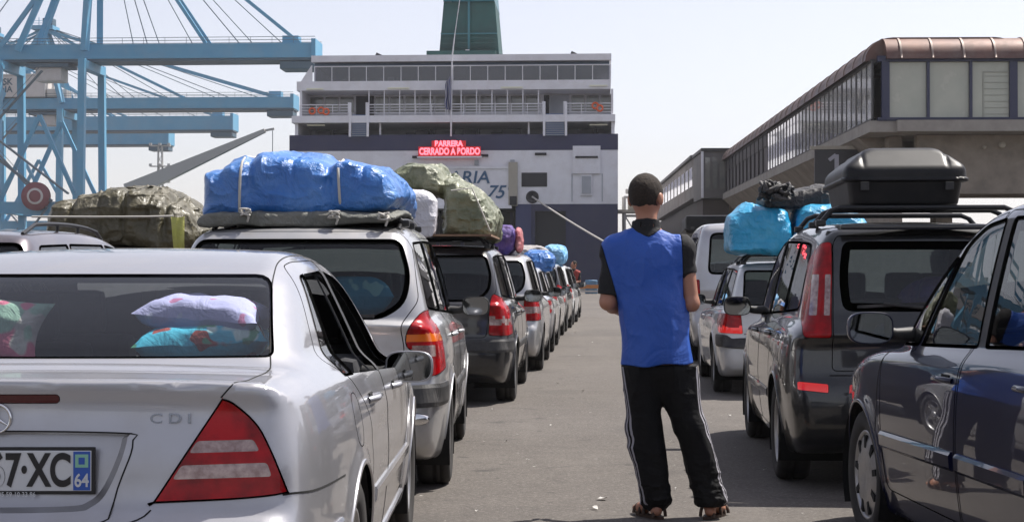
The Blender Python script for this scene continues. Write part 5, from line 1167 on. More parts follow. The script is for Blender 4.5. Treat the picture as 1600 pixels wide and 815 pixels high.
b = MB(); b.lathe([(0, 0), (.46, 0), (.48, .04), (.46, .5), (.48, .54), (.46, .95), (.48, 1.0), (.44, 1.04), (0, 1.04)], 20, 0, Matrix.Translation((6.05, 122, 0)) @ Matrix.Rotation(R(-90), 4, 'Y')); b.lathe([(0, 1.05), (.2, 1.05), (.22, 1.0)], 12, 0, Matrix.Translation((6.05, 122, 0)) @ Matrix.Rotation(R(-90), 4, 'Y'))
b.build('drum', mat('drum_blue', (.08, .22, .40), .5, dust=(4, .3, DUST)), label='pale blue drum on the quay in front of the ferry, left of the man', cat='drum')
b = MB()
for x in (4.5, 7.6): b.box((x, 121, .3), (.1, .5, .6))
b.box((6.05, 121, .55), (3.2, .06, .28), 0)
b.box((6.05, 121, .2), (3.2, .06, .14), 1)
b.build('barrier', [mat('barrier_orange', (.50, .20, .06), .6), M['crane_white']], label='low orange barrier board in front of the blue drum', cat='barrier')

# ================================================================ the passenger terminal walkway
M['copper'] = mat('brown_roof_metal', (.19, .10, .075), .5, .3, var=(.35, 1.0, (.075, .05, .05)), dust=(1.3, .6, (.28, .23, .20)))
M['roof_seam'] = mat('roof_seam', (.30, .24, .21), .5, .3); M['frame_navy'] = mat('window_frame_navy', (.035, .04, .085), .45)
M['frame_dark'] = mat('window_frame_dark', (.025, .023, .024), .5); M['term_glass'] = mat('terminal_glass', (.40, .42, .35), .2, 0, .4, var=(.8, .8, (.48, .49, .41)), dust=(.35, .4, (.55, .53, .46)))
M['term_glass2'] = mat('terminal_glass_streaked', (.26, .265, .25), .12, 0, 1.0, var=(2.2, 1.0, (.74, .72, .66)))
M['sign_dark'] = mat('sign_dark', (.030, .030, .036), .4)
M['blind'] = mat('window_blind', (.36, .37, .32), .8)
T0 = Vector((16.05, 71.0, 0)); th = R(-1.5)      # corner, direction of the long arm (clockwise from +y)
tm = empty('terminal_building', tuple(T0), th, label='elevated brown-roofed terminal walkway with long window bands, on the right', cat='terminal')
ZF, ZS, ZW0, ZW1, ZR = 7.7, 8.2, 8.3, 10.87, 11.95
# local frame: +y along the long arm (away), +x along the short arm (right)
def band_y(y0, y1, mb, x0, x1, z0, z1, mi=0): mb.box(((x0 + x1) / 2, (y0 + y1) / 2, (z0 + z1) / 2), (x1 - x0, y1 - y0, z1 - z0), mi)
WD = 6.5; LA = 62; SA = 46
b = MB(); band_y(0, LA, b, -.15, WD, ZF, ZS); b.box((SA / 2 + 1, WD / 2 - .1, (ZF + ZS) / 2 - .002), (SA, WD + .5, ZS - ZF)); b.build('floor_slab', M['concrete_pale'], tm)
b = MB(); b.box((SA / 2 + 1.7, 1.6, 6.35), (SA - 1, .6, 2.65)); b.box((SA / 2 + 1.7, 5.2, 6.35), (SA - 1, .6, 2.65)); band_y(2.0, LA + 12, b, 1.1, 1.7, 3.2, 7.68); band_y(2.0, LA + 12, b, 4.6, 5.2, 5.3, 7.68); b.prism([(-.1, 7.69), (1.2, 7.69), (1.2, 6.5)], 'y', 3, LA)
b.build('support_beam', M['concrete'], tm)
# rounded roof
def arc_roof(L0, L1, horizontal, seam):
    prof = [(-.25, 10.92)] + [(-.25 + 1.25 * (1 - math.cos(t)), 10.92 + 1.06 * math.sin(t)) for t in np.linspace(0, math.pi / 2, 8)] + [(WD - 1.0, ZR + .03)] + [(WD + .25 - 1.25 * (1 - math.cos(t)), 10.92 + 1.06 * math.sin(t)) for t in np.linspace(math.pi / 2, 0, 8)]
    a = MB(); n = len(prof)
    for off, mi, w0, w1 in [(0, 0, L0, L1)] + [(.04, 1, s, s + .09) for s in np.arange(L0 + .6, L1, seam)]:
        vs = []
        for t in (w0, w1):
            for (u, z) in prof:
                q = (u - WD / 2) * (1 + off / 4) + WD / 2; zz = z + off; vs.append((q, t, zz) if not horizontal else (t, q, zz))
        a.add(vs, [(i, i + 1, n + i + 1, n + i) for i in range(n - 1)], mi, True)
        a.add(vs, [tuple(range(n)), tuple(range(2 * n - 1, n - 1, -1))], mi)
    return a
r1 = arc_roof(0.55, LA, False, 2.4); r1.build('roof', [M['copper'], M['roof_seam']], tm)
r2 = arc_roof(.55, SA, True, 1.38); r2.build('roof', [M['copper'], M['roof_seam']], tm)
b = MB(); b.box((SA / 2, WD / 2, ZR + .15), (SA - 3, .12, .12)); b.build('roof_rail', M['frame_dark'], tm)
# short arm windows (facing the camera)
b = MB(); b.box((SA / 2 + .2, .1, ZW0 - .03), (SA, .3, .14)); b.box((SA / 2 + .2, .1, ZW1 + .08), (SA, .3, .26)); b.box((SA / 2 + .2, .0, ZS + .02), (SA, .1, .08))
xs = [0.55 + 1.88 * k for k in range(24)]
for k, x in enumerate(xs): b.box((x, .1, (ZW0 + ZW1) / 2), (.34 if k % 3 == 0 else .12, .26, ZW1 - ZW0))
b.build('window_frame', M['frame_navy'], tm)
for k in range(23):
    a = MB(); a.box((xs[k] + .94, .16, (ZW0 + ZW1) / 2), (1.8, .04, ZW1 - ZW0)); w_ = a.build('window', M['term_glass'], tm)
    if k % 3 == 2:
        a = MB()
        for i in range(7): a.box((xs[k] + 1.2, .125, ZW0 + .2 + i * .28), (1.2, .02, .02))
        a.box((xs[k] + .58, .125, 9.35), (.06, .03, 2.05)); a.box((xs[k] + 1.2, .125, 10.37), (1.25, .03, .06)); a.build('window_blind', M['blind'], w_)
# long arm windows
b = MB(); band_y(.4, LA, b, -.02, .18, ZW0 - .1, ZW0 + .04); band_y(.4, LA, b, -.04, .2, ZW1 - .05, ZW1 + .12)
ys = [.3 + 1.25 * k for k in range(29)]
for k, y in enumerate(ys): b.box((.02, y, (ZW0 + ZW1) / 2), (.07, .30 if k % 3 == 0 else .12, ZW1 - ZW0))
b.build('window_frame', M['frame_dark'], tm)
for k in range(28):
    a = MB(); a.box((.03, ys[k] + .62, (ZW0 + ZW1) / 2), (.04, 1.12, ZW1 - ZW0)); a.build('window', M['term_glass2'], tm)
b = MB(); band_y(ys[-1], LA, b, .05, .3, ZS, ZR - .9, 0)
for k in range(11): band_y(ys[-1] + .3 + 2.3 * k, ys[-1] + 1.9 + 2.3 * k, b, -.02, .08, ZW1 - .9, ZW1 - .1, 1); band_y(ys[-1] + 2.1 + 2.3 * k, ys[-1] + 2.3 + 2.3 * k, b, -.06, .1, ZS, ZW1, 1)
b.build('cladding', [mat('terminal_cladding', (.13, .12, .125), .6, var=(.5, .8, (.08, .08, .085))), M['frame_dark']], tm)
b = MB(); band_y(.4, LA, b, 6.2, 6.4, ZS, ZW1); b.build('rear_wall', mat('terminal_rear_wall', (.22, .21, .19), .8), tm)
for y in (8, 30, 52):
    b = MB(); b.box((1.4, y, 2.65), (.8, 1.2, 5.3)); b.box((4.9, y, 2.65), (.8, 1.2, 5.3)); b.build('column', M['concrete'], tm)
for x in (26, 44):
    b = MB(); b.box((x, 3.4, 2.5), (1.4, 1.2, 5.0)); b.build('column', M['concrete'], tm)
b = MB(); b.box((-.55, 5.6, 6.55), (2.3, .2, 1.62), 0); sg = b.build('bay_sign', M['sign_dark'], tm)
b = MB(); b.box((-.1, 5.6, 7.45), (3.6, .3, .16)); b.build('sign_bracket', M['beige'], tm)
b = MB(); b.box((-.66, 5.48, 6.62), (.2, .03, 1.0)); b.box((-.86, 5.482, 6.98), (.42, .03, .17), 0, Matrix.Rotation(R(-38), 3, 'Y')); b.build('sign_number', mat('sign_grey', (.42, .42, .48), .6), sg)
for (x, z, r) in ((6.0, 7.2, .14), (7.45, 6.85, .33), (9.6, 7.25, .15), (5.2, 7.1, .08)):
    a = MB(); a.lathe([(0, -.2), (r, -.2), (r, .1)], 16, 0, Matrix.Translation((x, 1.25, z)) @ Matrix.Rotation(R(90), 4, 'Z')); a.build('wall_lamp', M['beige'], tm)
a = MB(); a.tube([(9.9, 1.27, 7.6), (9.9, 1.27, 6.75), (11.3, 1.27, 6.75), (11.3, 1.27, 5.3)], .05, 6, smooth=False); a.build('pipe', M['frame_dark'], tm)
# stair block and far gangway beyond the walkway
t2 = empty('gangway_block', (17.3, 137, 0), R(-1.0), label='dark boxy stair block at the far end of the terminal walkway', cat='building')
b = MB(); b.box((-.05, 0, 9.8), (2.6, 8, 3.9), 0); b.box((-.05, 0, 11.85), (2.9, 8.4, .25), 1); b.box((-1.4, -4.02, 9.8), (.2, .15, 3.9), 2); b.build('wall', [mat('gangway_wall', (.10, .095, .098), .6, var=(.4, .9, (.16, .15, .14))), M['frame_dark'], M['ship_white']], t2)
b = MB(); b.box((-.05, .5, 3.9), (2.2, 5, 7.8), 0); b.build('stair_shaft', mat('stair_shaft', (.075, .06, .055), .8), t2)
for k in range(4): b = MB(); b.box((-.95 + k * .6, -4.03, 9.9), (.42, .1, 2.6)); b.build('window', M['ship_window'], t2)
t3 = empty('boarding_gangway', (16.3, 141.5, 0), R(-1.2), label='pale panelled boarding gangway receding beyond the dark stair block', cat='gangway')
b = MB(); b.prism([(0, 8.3), (0, 11.8), (50, 11.6), (50, 8.0)], 'x', -.2, 3.2, 0); b.build('wall', mat('gangway_panel', (.26, .24, .22), .7, var=(.5, 1.0, (.15, .13, .12))), t3)
b = MB(); b.prism([(0, 11.8), (0, 12.05), (50, 11.85), (50, 11.6)], 'x', -.5, 3.5, 0); b.build('roof', M['frame_dark'], t3)
for k in range(11): b = MB(); b.box((-.22, 2.4 + 4.2 * k, 10.2), (.1, 2.9, 1.7)); b.build('window', M['term_glass2'], t3)
b = MB(); b.prism([(0, 8.2), (50, 7.9), (50, 6.3), (0, 5.2)], 'x', .4, 2.8, 0)
for k in range(5): b.box((1.6, 6 + 10 * k, 3.2), (1.2, .6, 6.4), 0)
b.build('support_frame', mat('gangway_steel', (.05, .045, .042), .7), t3)
# ================================================================ luggage, racks and loads
def tarp(name, col, col2, rough=.38, coat=.25, fine=1.0):
    return mat(name, col, rough, 0, coat, .25, var=(5, .7, col2), bump=[(7, .55, .05 * fine, 1.5), (24, .45, .015 * fine, 1.0), (90, .25, .003, .4)], dust=(2.5, .25, DUST))
M['tarp_blue'] = tarp('tarp_blue', (.026, .135, .44), (.05, .23, .60), fine=1.0); M['tarp_olive'] = tarp('tarp_olive', (.062, .054, .028), (.115, .102, .056), .48, .15)
M['tarp_green'] = tarp('tarp_mottled_green', (.10, .115, .060), (.25, .26, .17), .44, .2); M['tarp_cyan'] = tarp('tarp_cyan', (.010, .30, .56), (.02, .42, .70), .4, .3)
M['mat_grey'] = tarp('old_groundsheet', (.10, .105, .095), (.20, .20, .17), .7, 0); M['sack_white'] = tarp('white_sack', (.50, .50, .56), (.60, .60, .62), .6, 0, .6)
M['yellow_cloth'] = tarp('yellow_cloth', (.45, .46, .10), (.55, .52, .20), .8, 0, .6); M['purple'] = tarp('purple_cloth', (.055, .040, .22), (.12, .04, .18), .7, 0); M['red_cloth'] = tarp('red_cloth', (.35, .05, .07), (.5, .25, .25), .7, 0)
M['sky_cloth'] = tarp('light_blue_cloth', (.10, .33, .60), (.30, .50, .68), .6, 0); M['grey_cloth'] = tarp('padded_grey_cloth', (.30, .28, .28), (.42, .40, .39), .7, 0); M['brown_cloth'] = tarp('brown_cloth', (.20, .12, .09), (.30, .18, .12), .8, 0)
M['black_bag'] = tarp('black_bag', (.012, .012, .014), (.03, .03, .035), .6, .1); M['box_black'] = mat('roof_box_plastic', (.008, .008, .009), .42, 0, .0, .15, spec=.3, bump=[(260, .12, .001)], dust=(3, .15, (.14, .13, .12)))
M['rack'] = mat('rack_black', (.012, .012, .013), .4)
def bundle(name, outline, y0, y1, mt, loc, rz=0, h=.016, amp=.02, freq=4.5, seed=1, kr=.12, pinch=(), bulge=.0, **tags):
    """a wrapped load: outline is its silhouette from behind (x, z), y0..y1 its length"""
    S2 = SDF2(catmull(outline, 5), .01, .2); ym = (y0 + y1) / 2; hl = (y1 - y0) / 2
    def F(x, y, z):
        t = (y - ym) / hl; sag = .06 * t * t
        d = smax(S2(x * (1 + .05 * t * t), z + sag), np.abs(y - ym) - hl, kr)
        n = creases(x * freq + 2, y * freq * .7, z * freq * 1.2, seed) - .55; m = fbm(x * 2.2, y * 2.0, z * 3, seed + 3, 2)
        d = d - amp * 1.5 * n - amp * .8 * m
        for (px, w_, dp) in pinch: d = d + dp * np.exp(-((x - px) / w_) ** 2) * np.clip((z - min(p[1] for p in outline) + .0) / .15, 0, 1)
        return d
    o = np.array(outline); p = .1
    lo = (o[:, 0].min() - p, y0 - p, o[:, 1].min() - p); hi = (o[:, 0].max() + p, y1 + p, o[:, 1].max() + p)
    return blob(name, F, lo, hi, h, mt, None, loc, rz, **tags), F
def girdle(F, c, xs, a0, a1, n, r, name, mt, loc, rz=0, **tags):
    """a rope laid over a load, in a plane of roughly constant x; angles measured from -y upwards"""
    pts = []
    for i in range(n):
        t = i / (n - 1); a = a0 + (a1 - a0) * t; d = np.array((0, -math.cos(a), math.sin(a))); x = xs[0] + (xs[1] - xs[0]) * t
        lo_, hi_ = .02, 1.6
        for _ in range(26):
            m = (lo_ + hi_) / 2; q = (x, c[0] + d[1] * m, c[1] + d[2] * m)
            if float(F(np.array([q[0]]), np.array([q[1]]), np.array([q[2]]))[0]) < 0: lo_ = m
            else: hi_ = m
        pts.append((x, c[0] + d[1] * (hi_ + r * .6), c[1] + d[2] * (hi_ + r * .6)))
    P = np.array(pts); P[1:-1] = (P[:-2] + P[1:-1] * 2 + P[2:]) / 4
    mb = MB(); mb.tube(P.tolist(), r, 8); return mb.build(name, mt, None, loc, rz, **tags)
def rack(car, half, ys, z0, z1, name='roof_rack', legs=True, mt=None):
    for y in ys:
        mb = MB(); mb.tube([(-half, y, z0), (-half + .06, y, z1 - .02), (-half + .11, y, z1), (half - .11, y, z1), (half - .06, y, z1 - .02), (half, y, z0)], .017, 8, smooth=False)
        for s in (-1, 1): mb.box((s * half, y, z0 - .0), (.06, .07, .04), 0, bev=.01)
        mb.build(name, mt or M['rack'], car)
def rails(car, F, x, y0, y1, z, name='roof_rail', mt=None, hgt=.045):
    for s in (-1, 1):
        p = project(F, [(s * x, y0 + (y1 - y0) * t, z) for t in np.linspace(0, 1, 9)]); q = [p[0]] + [(a[0], a[1], a[2] + hgt) for a in p[1:-1]] + [p[-1]]
        mb = MB(); mb.tube(q, .014, 8)
        for a in (p[3], p[5]): mb.tube([a, (a[0], a[1], a[2] + hgt)], .012, 8)
        mb.build(name, mt or M['rack'], car)
# roof equipment
rails(car2, F2, .56, .6, 2.6, 1.57); rack(car2, .58, (.75, 1.25, 1.95), 1.58, 1.64)
rack(car3, .58, (.6, 1.3, 2.0), 1.57, 1.655); rails(car16, FM, .54, .5, 2.6, 1.57, mt=M['rack'], hgt=.05)
rack(car4, .60, (.42, .80, 1.70), 1.58, 1.672)
rack(car6, .56, (.5, 1.1, 1.8), 1.41, 1.50)
rack(car15, .58, (.6, 1.4, 2.2), 1.57, 1.64)
# grey car far left: curved rack bow
# ---- blue tarpaulin bundle on the silver people carrier
OB = [(-.614, 1.90), (-.612, 1.75), (-.590, 1.665), (-.3, 1.655), (.2, 1.662), (.45, 1.668), (.545, 1.70), (.600, 1.78), (.560, 1.875), (.47, 1.950), (.30, 1.992), (.06, 2.018), (-.20, 2.030), (-.38, 2.008), (-.475, 1.965), (-.50, 1.935), (-.57, 1.928)]
LB = (-1.250, 9.42, 0)
b_blue, FB = bundle('tarpaulin_bundle', OB, 0, 1.75, M['tarp_blue'], LB, h=.012, amp=.026, freq=3.3, seed=11, kr=.09, pinch=[(-.30, .03, .024), (.16, .03, .026), (-.05, .012, .006), (.36, .02, .010)], label='big blue tarpaulin bundle tied with white rope on the silver people carrier', cat='bundle')
OM = [(-.590, 1.665), (-.585, 1.60), (-.3, 1.618), (.1, 1.600), (.40, 1.615), (.56, 1.632), (.575, 1.675), (.3, 1.695), (-.3, 1.69)]
bundle('groundsheet', OM, -.05, 1.80, M['mat_grey'], LB, h=.013, amp=.010, freq=6, seed=5, kr=.03, label='crumpled grey groundsheet spread under the big blue bundle', cat='groundsheet')
girdle(FB, (.85, 1.80), (-.36, -.27), R(-12), R(175), 60, .0085, 'tie_rope', M['rope'], LB, label='white rope tied over the left half of the big blue bundle', cat='rope')
girdle(FB, (.85, 1.80), (.24, .08), R(-16), R(175), 60, .0085, 'tie_rope', M['rope'], LB, label='white rope tied over the right half of the big blue bundle', cat='rope')
for i, (x, z) in enumerate(((-.31, 1.655), (.21, 1.64), (.50, 1.63))):
    mb = MB(); pp = [(x + .035 * math.sin(k * 1.9 + i), -.07 + .02 * math.cos(k * 2.3), z - .02 + .020 * math.cos(k * 1.3)) for k in range(12)]; mb.tube(catmull(pp, 4, False).tolist(), .006, 6); 
    mb.tube([(x, -.06, z), (x + .02, -.07, z - .05), (x + .01, -.05, z - .075)], .007, 6)
    mb.build('rope_knot', [M['rope']], None, LB, label=['knotted rope end hanging below the left of the blue bundle', 'knotted rope end hanging below the middle of the blue bundle', 'knotted rope end at the right corner of the blue bundle'][i], cat='rope')
# ---- olive tarpaulin on the maroon car
OO = [(-.76, 1.88), (-.76, 1.70), (-.70, 1.60), (0, 1.59), (.66, 1.59), (.77, 1.66), (.72, 1.80), (.62, 1.95), (.45, 2.06), (.30, 2.12), (.10, 2.17), (-.08, 2.17), (-.25, 2.10), (-.42, 2.06), (-.66, 2.00)]
LO = (-3.77, 15.25, 0)
b_ol, FO = bundle('tarpaulin_bundle', OO, 0, 1.9, M['tarp_olive'], LO, R(-1.5), h=.020, amp=.045, freq=3.6, seed=23, kr=.16, pinch=[(-.45, .035, .05), (-.18, .02, .02), (.05, .03, .055), (.28, .02, .02), (.45, .035, .05)], label='olive green quilted tarpaulin bundle on the maroon car at the left', cat='bundle')
mb = MB(); mb.tube([(-.80, -.03, 1.83), (-.2, -.07, 1.826), (.3, -.07, 1.828), (.55, -.05, 1.835)], .010, 6); mb.build('tie_rope', M['rope'], None, LO, label='pale line pulled straight across the olive tarpaulin bundle', cat='rope')
mb = MB(); vs = []
for j in range(15):
    for i in range(7):
        t = j / 14; u = i / 6 - .5; vs.append((.60 + .02 * t + u * (.13 - .03 * t), -.085 - .03 * math.sin(t * 3) + .014 * math.sin(i * 2.1 + t * 4), 1.82 - .34 * t + .02 * abs(u)))
mb.add(vs, [(j * 7 + i, j * 7 + i + 1, (j + 1) * 7 + i + 1, (j + 1) * 7 + i) for j in range(14) for i in range(6)], 0, True); mb.build('cloth', M['yellow_cloth'], None, LO, label='yellow-green cloth hanging from the right end of the olive bundle', cat='cloth')
OU = [(-.72, 1.60), (-.70, 1.46), (0, 1.44), (.70, 1.46), (.74, 1.60), (0, 1.62)]
# ---- mottled green tarpaulin on the black people carrier and the white sack
OG = [(-.56, 2.34), (-.56, 2.20), (-.48, 2.15), (-.30, 2.14), (-.10, 2.13), (-.035, 2.05), (-.04, 1.80), (-.03, 1.70), (.15, 1.69), (.38, 1.69), (.50, 1.72), (.53, 1.88), (.45, 2.05), (.32, 2.19), (.12, 2.29), (.02, 2.36), (-.08, 2.43), (-.25, 2.46), (-.45, 2.43)]
LG = (-.70, 16.15, 0)
b_gr, FG = bundle('tarpaulin_bundle', OG, 0, 1.5, M['tarp_green'], LG, R(-2.9), h=.018, amp=.032, freq=4.0, seed=31, kr=.12, pinch=[(.0, .03, .03)], label='mottled green crumpled tarpaulin piled high on the black people carrier', cat='bundle')
OS = [(-.17, 2.08), (-.18, 1.85), (-.15, 1.69), (0, 1.675), (.15, 1.69), (.18, 1.88), (.16, 2.06), (.05, 2.13), (-.08, 2.13)]
bundle('sack', OS, 0, .42, M['sack_white'], (-.925, 15.82, 0), 0, h=.014, amp=.012, freq=6, seed=4, kr=.08, label='white sack standing between the blue bundle and the green tarpaulin', cat='sack')
mb = MB(); mb.tube([(-.19, 0, 2.12), (.02, .0, 2.145), (.20, 0, 1.72)], .007, 6); mb.build('tie_rope', M['rope'], None, (-.42, 15.98, 0), label='thin line over the green tarpaulin of the black people carrier', cat='rope')
mb = MB(); mb.box((0, .7, 1.672), (1.15, 1.5, .02)); mb.build('load_board', mat('board_wood', (.26, .16, .10), .8, var=(4, .7, (.12, .07, .05))), None, (-.78, 15.95, 0), R(-2.9), label='thin wooden board under the green tarpaulin on the black people carrier', cat='board')
# ---- loads further along the left queue
def ell(w_, h_, z, ex=2.6, n=14): return [(w_ / 2 * math.copysign(abs(math.cos(a)) ** (2 / ex), math.cos(a)), z + h_ / 2 + h_ / 2 * math.copysign(abs(math.sin(a)) ** (2 / ex), math.sin(a))) for a in np.linspace(0, 2 * math.pi, n + 1)[:-1]]
bundle('cloth_bundle', ell(.34, .40, 1.60), 0, .8, M['purple'], (-.13, 21.5, 0), R(-3), h=.03, amp=.03, seed=6, label='purple cloth bundle hanging at the right edge of the fourth car', cat='bundle')
bundle('cloth_bundle', ell(.10, .32, 1.62), 0, .6, M['red_cloth'], (.07, 21.55, 0), R(-3), h=.02, amp=.015, seed=8, label='narrow red patterned bundle beside the purple one on the fourth car', cat='bundle')
bundle('tarpaulin_bundle', ell(.66, .44, 1.36), 0, 1.0, M['tarp_blue'], (.50, 31.25, 0), R(-4), h=.03, amp=.035, seed=9, kr=.2, label='rounded blue bundle on the low silver estate far up the left queue', cat='bundle')
bundle('padded_load', ell(.80, .36, 1.64), 0, 1.3, M['grey_cloth'], (.42, 36.8, 0), R(-4.6), h=.035, amp=.03, seed=12, kr=.15, label='pale grey padded load on the far black people carrier', cat='bundle')
bundle('cloth_bundle', ell(.62, .48, 1.62), 0, 1.3, M['sky_cloth'], (1.10, 42.0, 0), R(-4.6), h=.035, amp=.04, seed=14, kr=.2, label='light blue bundle on the white people carrier near the head of the queue', cat='bundle')
bundle('cloth_bundle', ell(.8, .34, 1.62), 0, 1.2, M['brown_cloth'], (1.15, 47.4, 0), R(-4.6), h=.04, amp=.04, seed=15, kr=.15, label='brown bundle on the last car of the left queue', cat='bundle')
# ---- bright blue bundles and black bag on the white estate
RC = R(-3.4)
bundle('holdall', [(-.30, 1.56), (0, 1.535), (.30, 1.55), (.335, 1.70), (.33, 1.90), (.27, 2.00), (.10, 2.02), (-.02, 2.06), (-.15, 2.05), (-.27, 1.97), (-.335, 1.90), (-.34, 1.70)], 0, 1.1, M['tarp_cyan'], (2.64, 16.95, 0), RC, h=.016, amp=.020, freq=4, seed=41, kr=.14, pinch=[(-.02, .03, .012)], label='bright blue plump holdall at the left of the white estate roof', cat='bag')
bundle('holdall', [(-.36, 1.56), (0, 1.54), (.36, 1.55), (.42, 1.66), (.40, 1.82), (.28, 1.96), (.10, 2.05), (-.20, 2.05), (-.34, 1.98), (-.38, 1.80)], 0, 1.1, M['tarp_cyan'], (3.40, 16.90, 0), RC, h=.018, amp=.020, freq=4, seed=47, kr=.14, label='bright blue plump holdall at the right of the white estate roof, behind the roof box', cat='bag')
bundle('holdall', [(-.36, 2.04), (0, 2.02), (.36, 2.04), (.40, 2.10), (.36, 2.24), (.28, 2.27), (.0, 2.22), (-.15, 2.20), (-.36, 2.14)], 0, .7, M['black_bag'], (3.06, 17.15, 0), RC, h=.014, amp=.014, freq=6, seed=51, kr=.08, label='black flat bag lying on top of the bright blue holdalls', cat='bag')
mb = MB(); rr = random.Random(3)
for k in range(9):
    c = Vector((rr.uniform(-.16, .16), rr.uniform(-.1, .2), 2.12 + rr.uniform(-.03, .10))); pts = [c + Vector((.10 * math.sin(t * 2.1 + k), .07 * math.cos(t * 1.7), .055 * math.sin(t * 2.9 + k))) for t in range(10)]
    mb.tube(catmull([tuple(p) for p in pts], 4, False).tolist(), rr.uniform(.012, .024), 7)
mb.build('cord_tangle', M['black_bag'], None, (2.80, 16.98, 0), label='tangle of black straps and cords on the left blue holdall', cat='straps')
# ---- roof box on the dark people carrier
def FBX(x, y, z):
    yy = np.abs(y - .57) - .55; ax = np.abs(x)
    lid = smax(smax(smax(ax - .368, yy, .10), z - 2.045, .03), (ax - .368) * .64 + (z - 1.87) * .77 - .035, .03); lid = smax(smax(lid, (yy) * .62 + (z - 1.87) * .78 - .03, .03), 1.842 - z, .004)
    base = smax(smax(ax - .348 + .16 * np.clip(1.85 - z, 0, 1), yy + .02 + .16 * np.clip(1.85 - z, 0, 1), .08), np.maximum(z - 1.838, 1.688 - z), .02)
    rim = smax(smax(ax - .380, yy - .012, .10), np.abs(z - 1.842) - .011, .006)
    g = .006 * np.exp(-((ax - .25) / .012) ** 2) * np.clip((z - 1.9) * 20, 0, 1)
    return np.minimum(smin(lid + g, rim, .006), smin(base, rim, .006))
rb = blob('roof_box', FBX, (-.5, -.1, 1.65), (.5, 1.35, 2.1), .012, M['box_black'], None, (2.365, 9.57, 0), R(-4.4), label='black plastic roof box on the dark grey people carrier', cat='roof box')
mb = MB(); [mb.box((x, -.0, 1.80), (.05, .012, .05), 0, bev=.004) for x in (-.25, .25)]; mb.build('latch', M['trim'], rb)
# ---- long dark box on the farthest van
mb = MB(); mb.box((0, 1.1, 2.30), (.98, 2.2, .36), 0, bev=.07); mb.box((0, 1.1, 2.20), (1.02, 2.24, .03), 0, bev=.01); lb = mb.build('roof_box', M['box_black'], None, (3.92, 31.6, 0), R(-4), label='long flat black box on the farthest dark van at the right', cat='roof box')
mb = MB(); [mb.box((-.35 + .7 * k, -.01, 2.22), (.07, .02, .07)) for k in (0, 1)]; mb.build('latch', M['trim'], lb)
rack(car9, .7, (.9, 2.2), 1.96, 2.10)
for o in list(car9.children):
    if o.name.startswith('roof_rack'): o.data = o.data.copy()
# ---- things behind the glass of the saloon
def pillow(name, w_, d_, h_, mt, loc, rx=0, ry=0, rz=0, seed=1, **tags):
    mb = MB(); n = 26; vs = []; fs = []
    for s in (1, -1):
        for j in range(n + 1):
            for i in range(n + 1):
                u, v = 2 * i / n - 1, 2 * j / n - 1; e = (max(0, 1 - u ** 4) * max(0, 1 - v ** 4)) ** .45; pin = 1 - .07 * (u * u * (1 - v * v) + v * v * (1 - u * u)) * 2
                z = s * e * h_ / 2 * (1 + .10 * float(vnoise(u * 1.3 + seed * 3.7, v * 1.3, s, seed))) + .005 * float(vnoise(u * 4, v * 4, seed, 3))
                vs.append((u * w_ / 2 * pin, v * d_ / 2 * pin, z))
    for s in (0, 1):
        o = s * (n + 1) ** 2
        for j in range(n):
            for i in range(n): q = (o + j * (n + 1) + i, o + j * (n + 1) + i + 1, o + (j + 1) * (n + 1) + i + 1, o + (j + 1) * (n + 1) + i); fs.append(q if s == 0 else q[::-1])
    q = Matrix.Rotation(rz, 3, 'Z') @ Matrix.Rotation(ry, 3, 'Y') @ Matrix.Rotation(rx, 3, 'X'); mb.add([q @ Vector(v) for v in vs], fs, 0, True)
    return mb.build(name, mt, None, loc, 0, fix=False, **tags)
def print_mat(name, base, spots, scale, thr=.55):
    m = mat(name, base, .8, bump=[(14, .5, .02, 1.2), (5, .4, .04)]); t = m.node_tree; p = t.nodes['Principled BSDF']; prev = None; tc = t.nodes.new('ShaderNodeTexCoord')
    for k, c in enumerate(spots):
        n = t.nodes.new('ShaderNodeTexNoise'); n.inputs['Scale'].default_value = scale * (1 + .3 * k); n.inputs['Detail'].default_value = 1.5; mp = t.nodes.new('ShaderNodeMapping'); mp.inputs['Location'].default_value = (3.1 * k, 1.7 * k, k); t.links.new(tc.outputs['Object'], mp.inputs[0]); t.links.new(mp.outputs[0], n.inputs['Vector'])
        r = t.nodes.new('ShaderNodeMapRange'); r.inputs[1].default_value = thr; r.inputs[2].default_value = thr + .03; t.links.new(n.outputs[0], r.inputs[0]); x = t.nodes.new('ShaderNodeMixRGB'); x.inputs[1].default_value = (*base, 1); x.inputs[2].default_value = (*c, 1); t.links.new(r.outputs[0], x.inputs[0])
        if prev: t.links.new(prev.outputs[0], x.inputs[1])
        prev = x
    t.links.new(prev.outputs[0], p.inputs['Base Color']); return m
px, py = -1.338, 4.1
pillow('pillow', .43, .34, .135, print_mat('cyan_print', (.06, .50, .72), [(.62, .78, .80), (.35, .06, .05), (.10, .35, .22)], 9, .60), (px + .35, py + 1.08, 1.043), 0, R(-3), R(4), 2, label='bright cyan patterned pillow lying on the rear shelf of the silver saloon', cat='pillow')
pillow('pillow', .41, .32, .125, print_mat('lilac_print', (.52, .52, .85), [(.55, .20, .40), (.60, .62, .85)], 16, .66), (px + .35, py + 1.11, 1.128), R(3), R(4), R(-6), 5, label='lilac pillow on top of the cyan one in the silver saloon', cat='pillow')
pillow('pillow', .50, .24, .12, print_mat('pink_print', (.70, .18, .30), [(.62, .60, .58), (.34, .55, .45)], 7, .56), (px - .42, py + 1.10, 1.09), R(70), R(8), R(0), 8, label='pink and white patterned cushion leaning at the left of the saloon rear shelf', cat='pillow')
pillow('bag', .50, .34, .24, print_mat('blue_bag', (.03, .24, .42), [(.25, .50, .60)], 8, .6), (-1.0, 9.85, 1.14), 0, 0, .3, 3, label='blue bag piled behind the rear window of the silver people carrier', cat='bag')
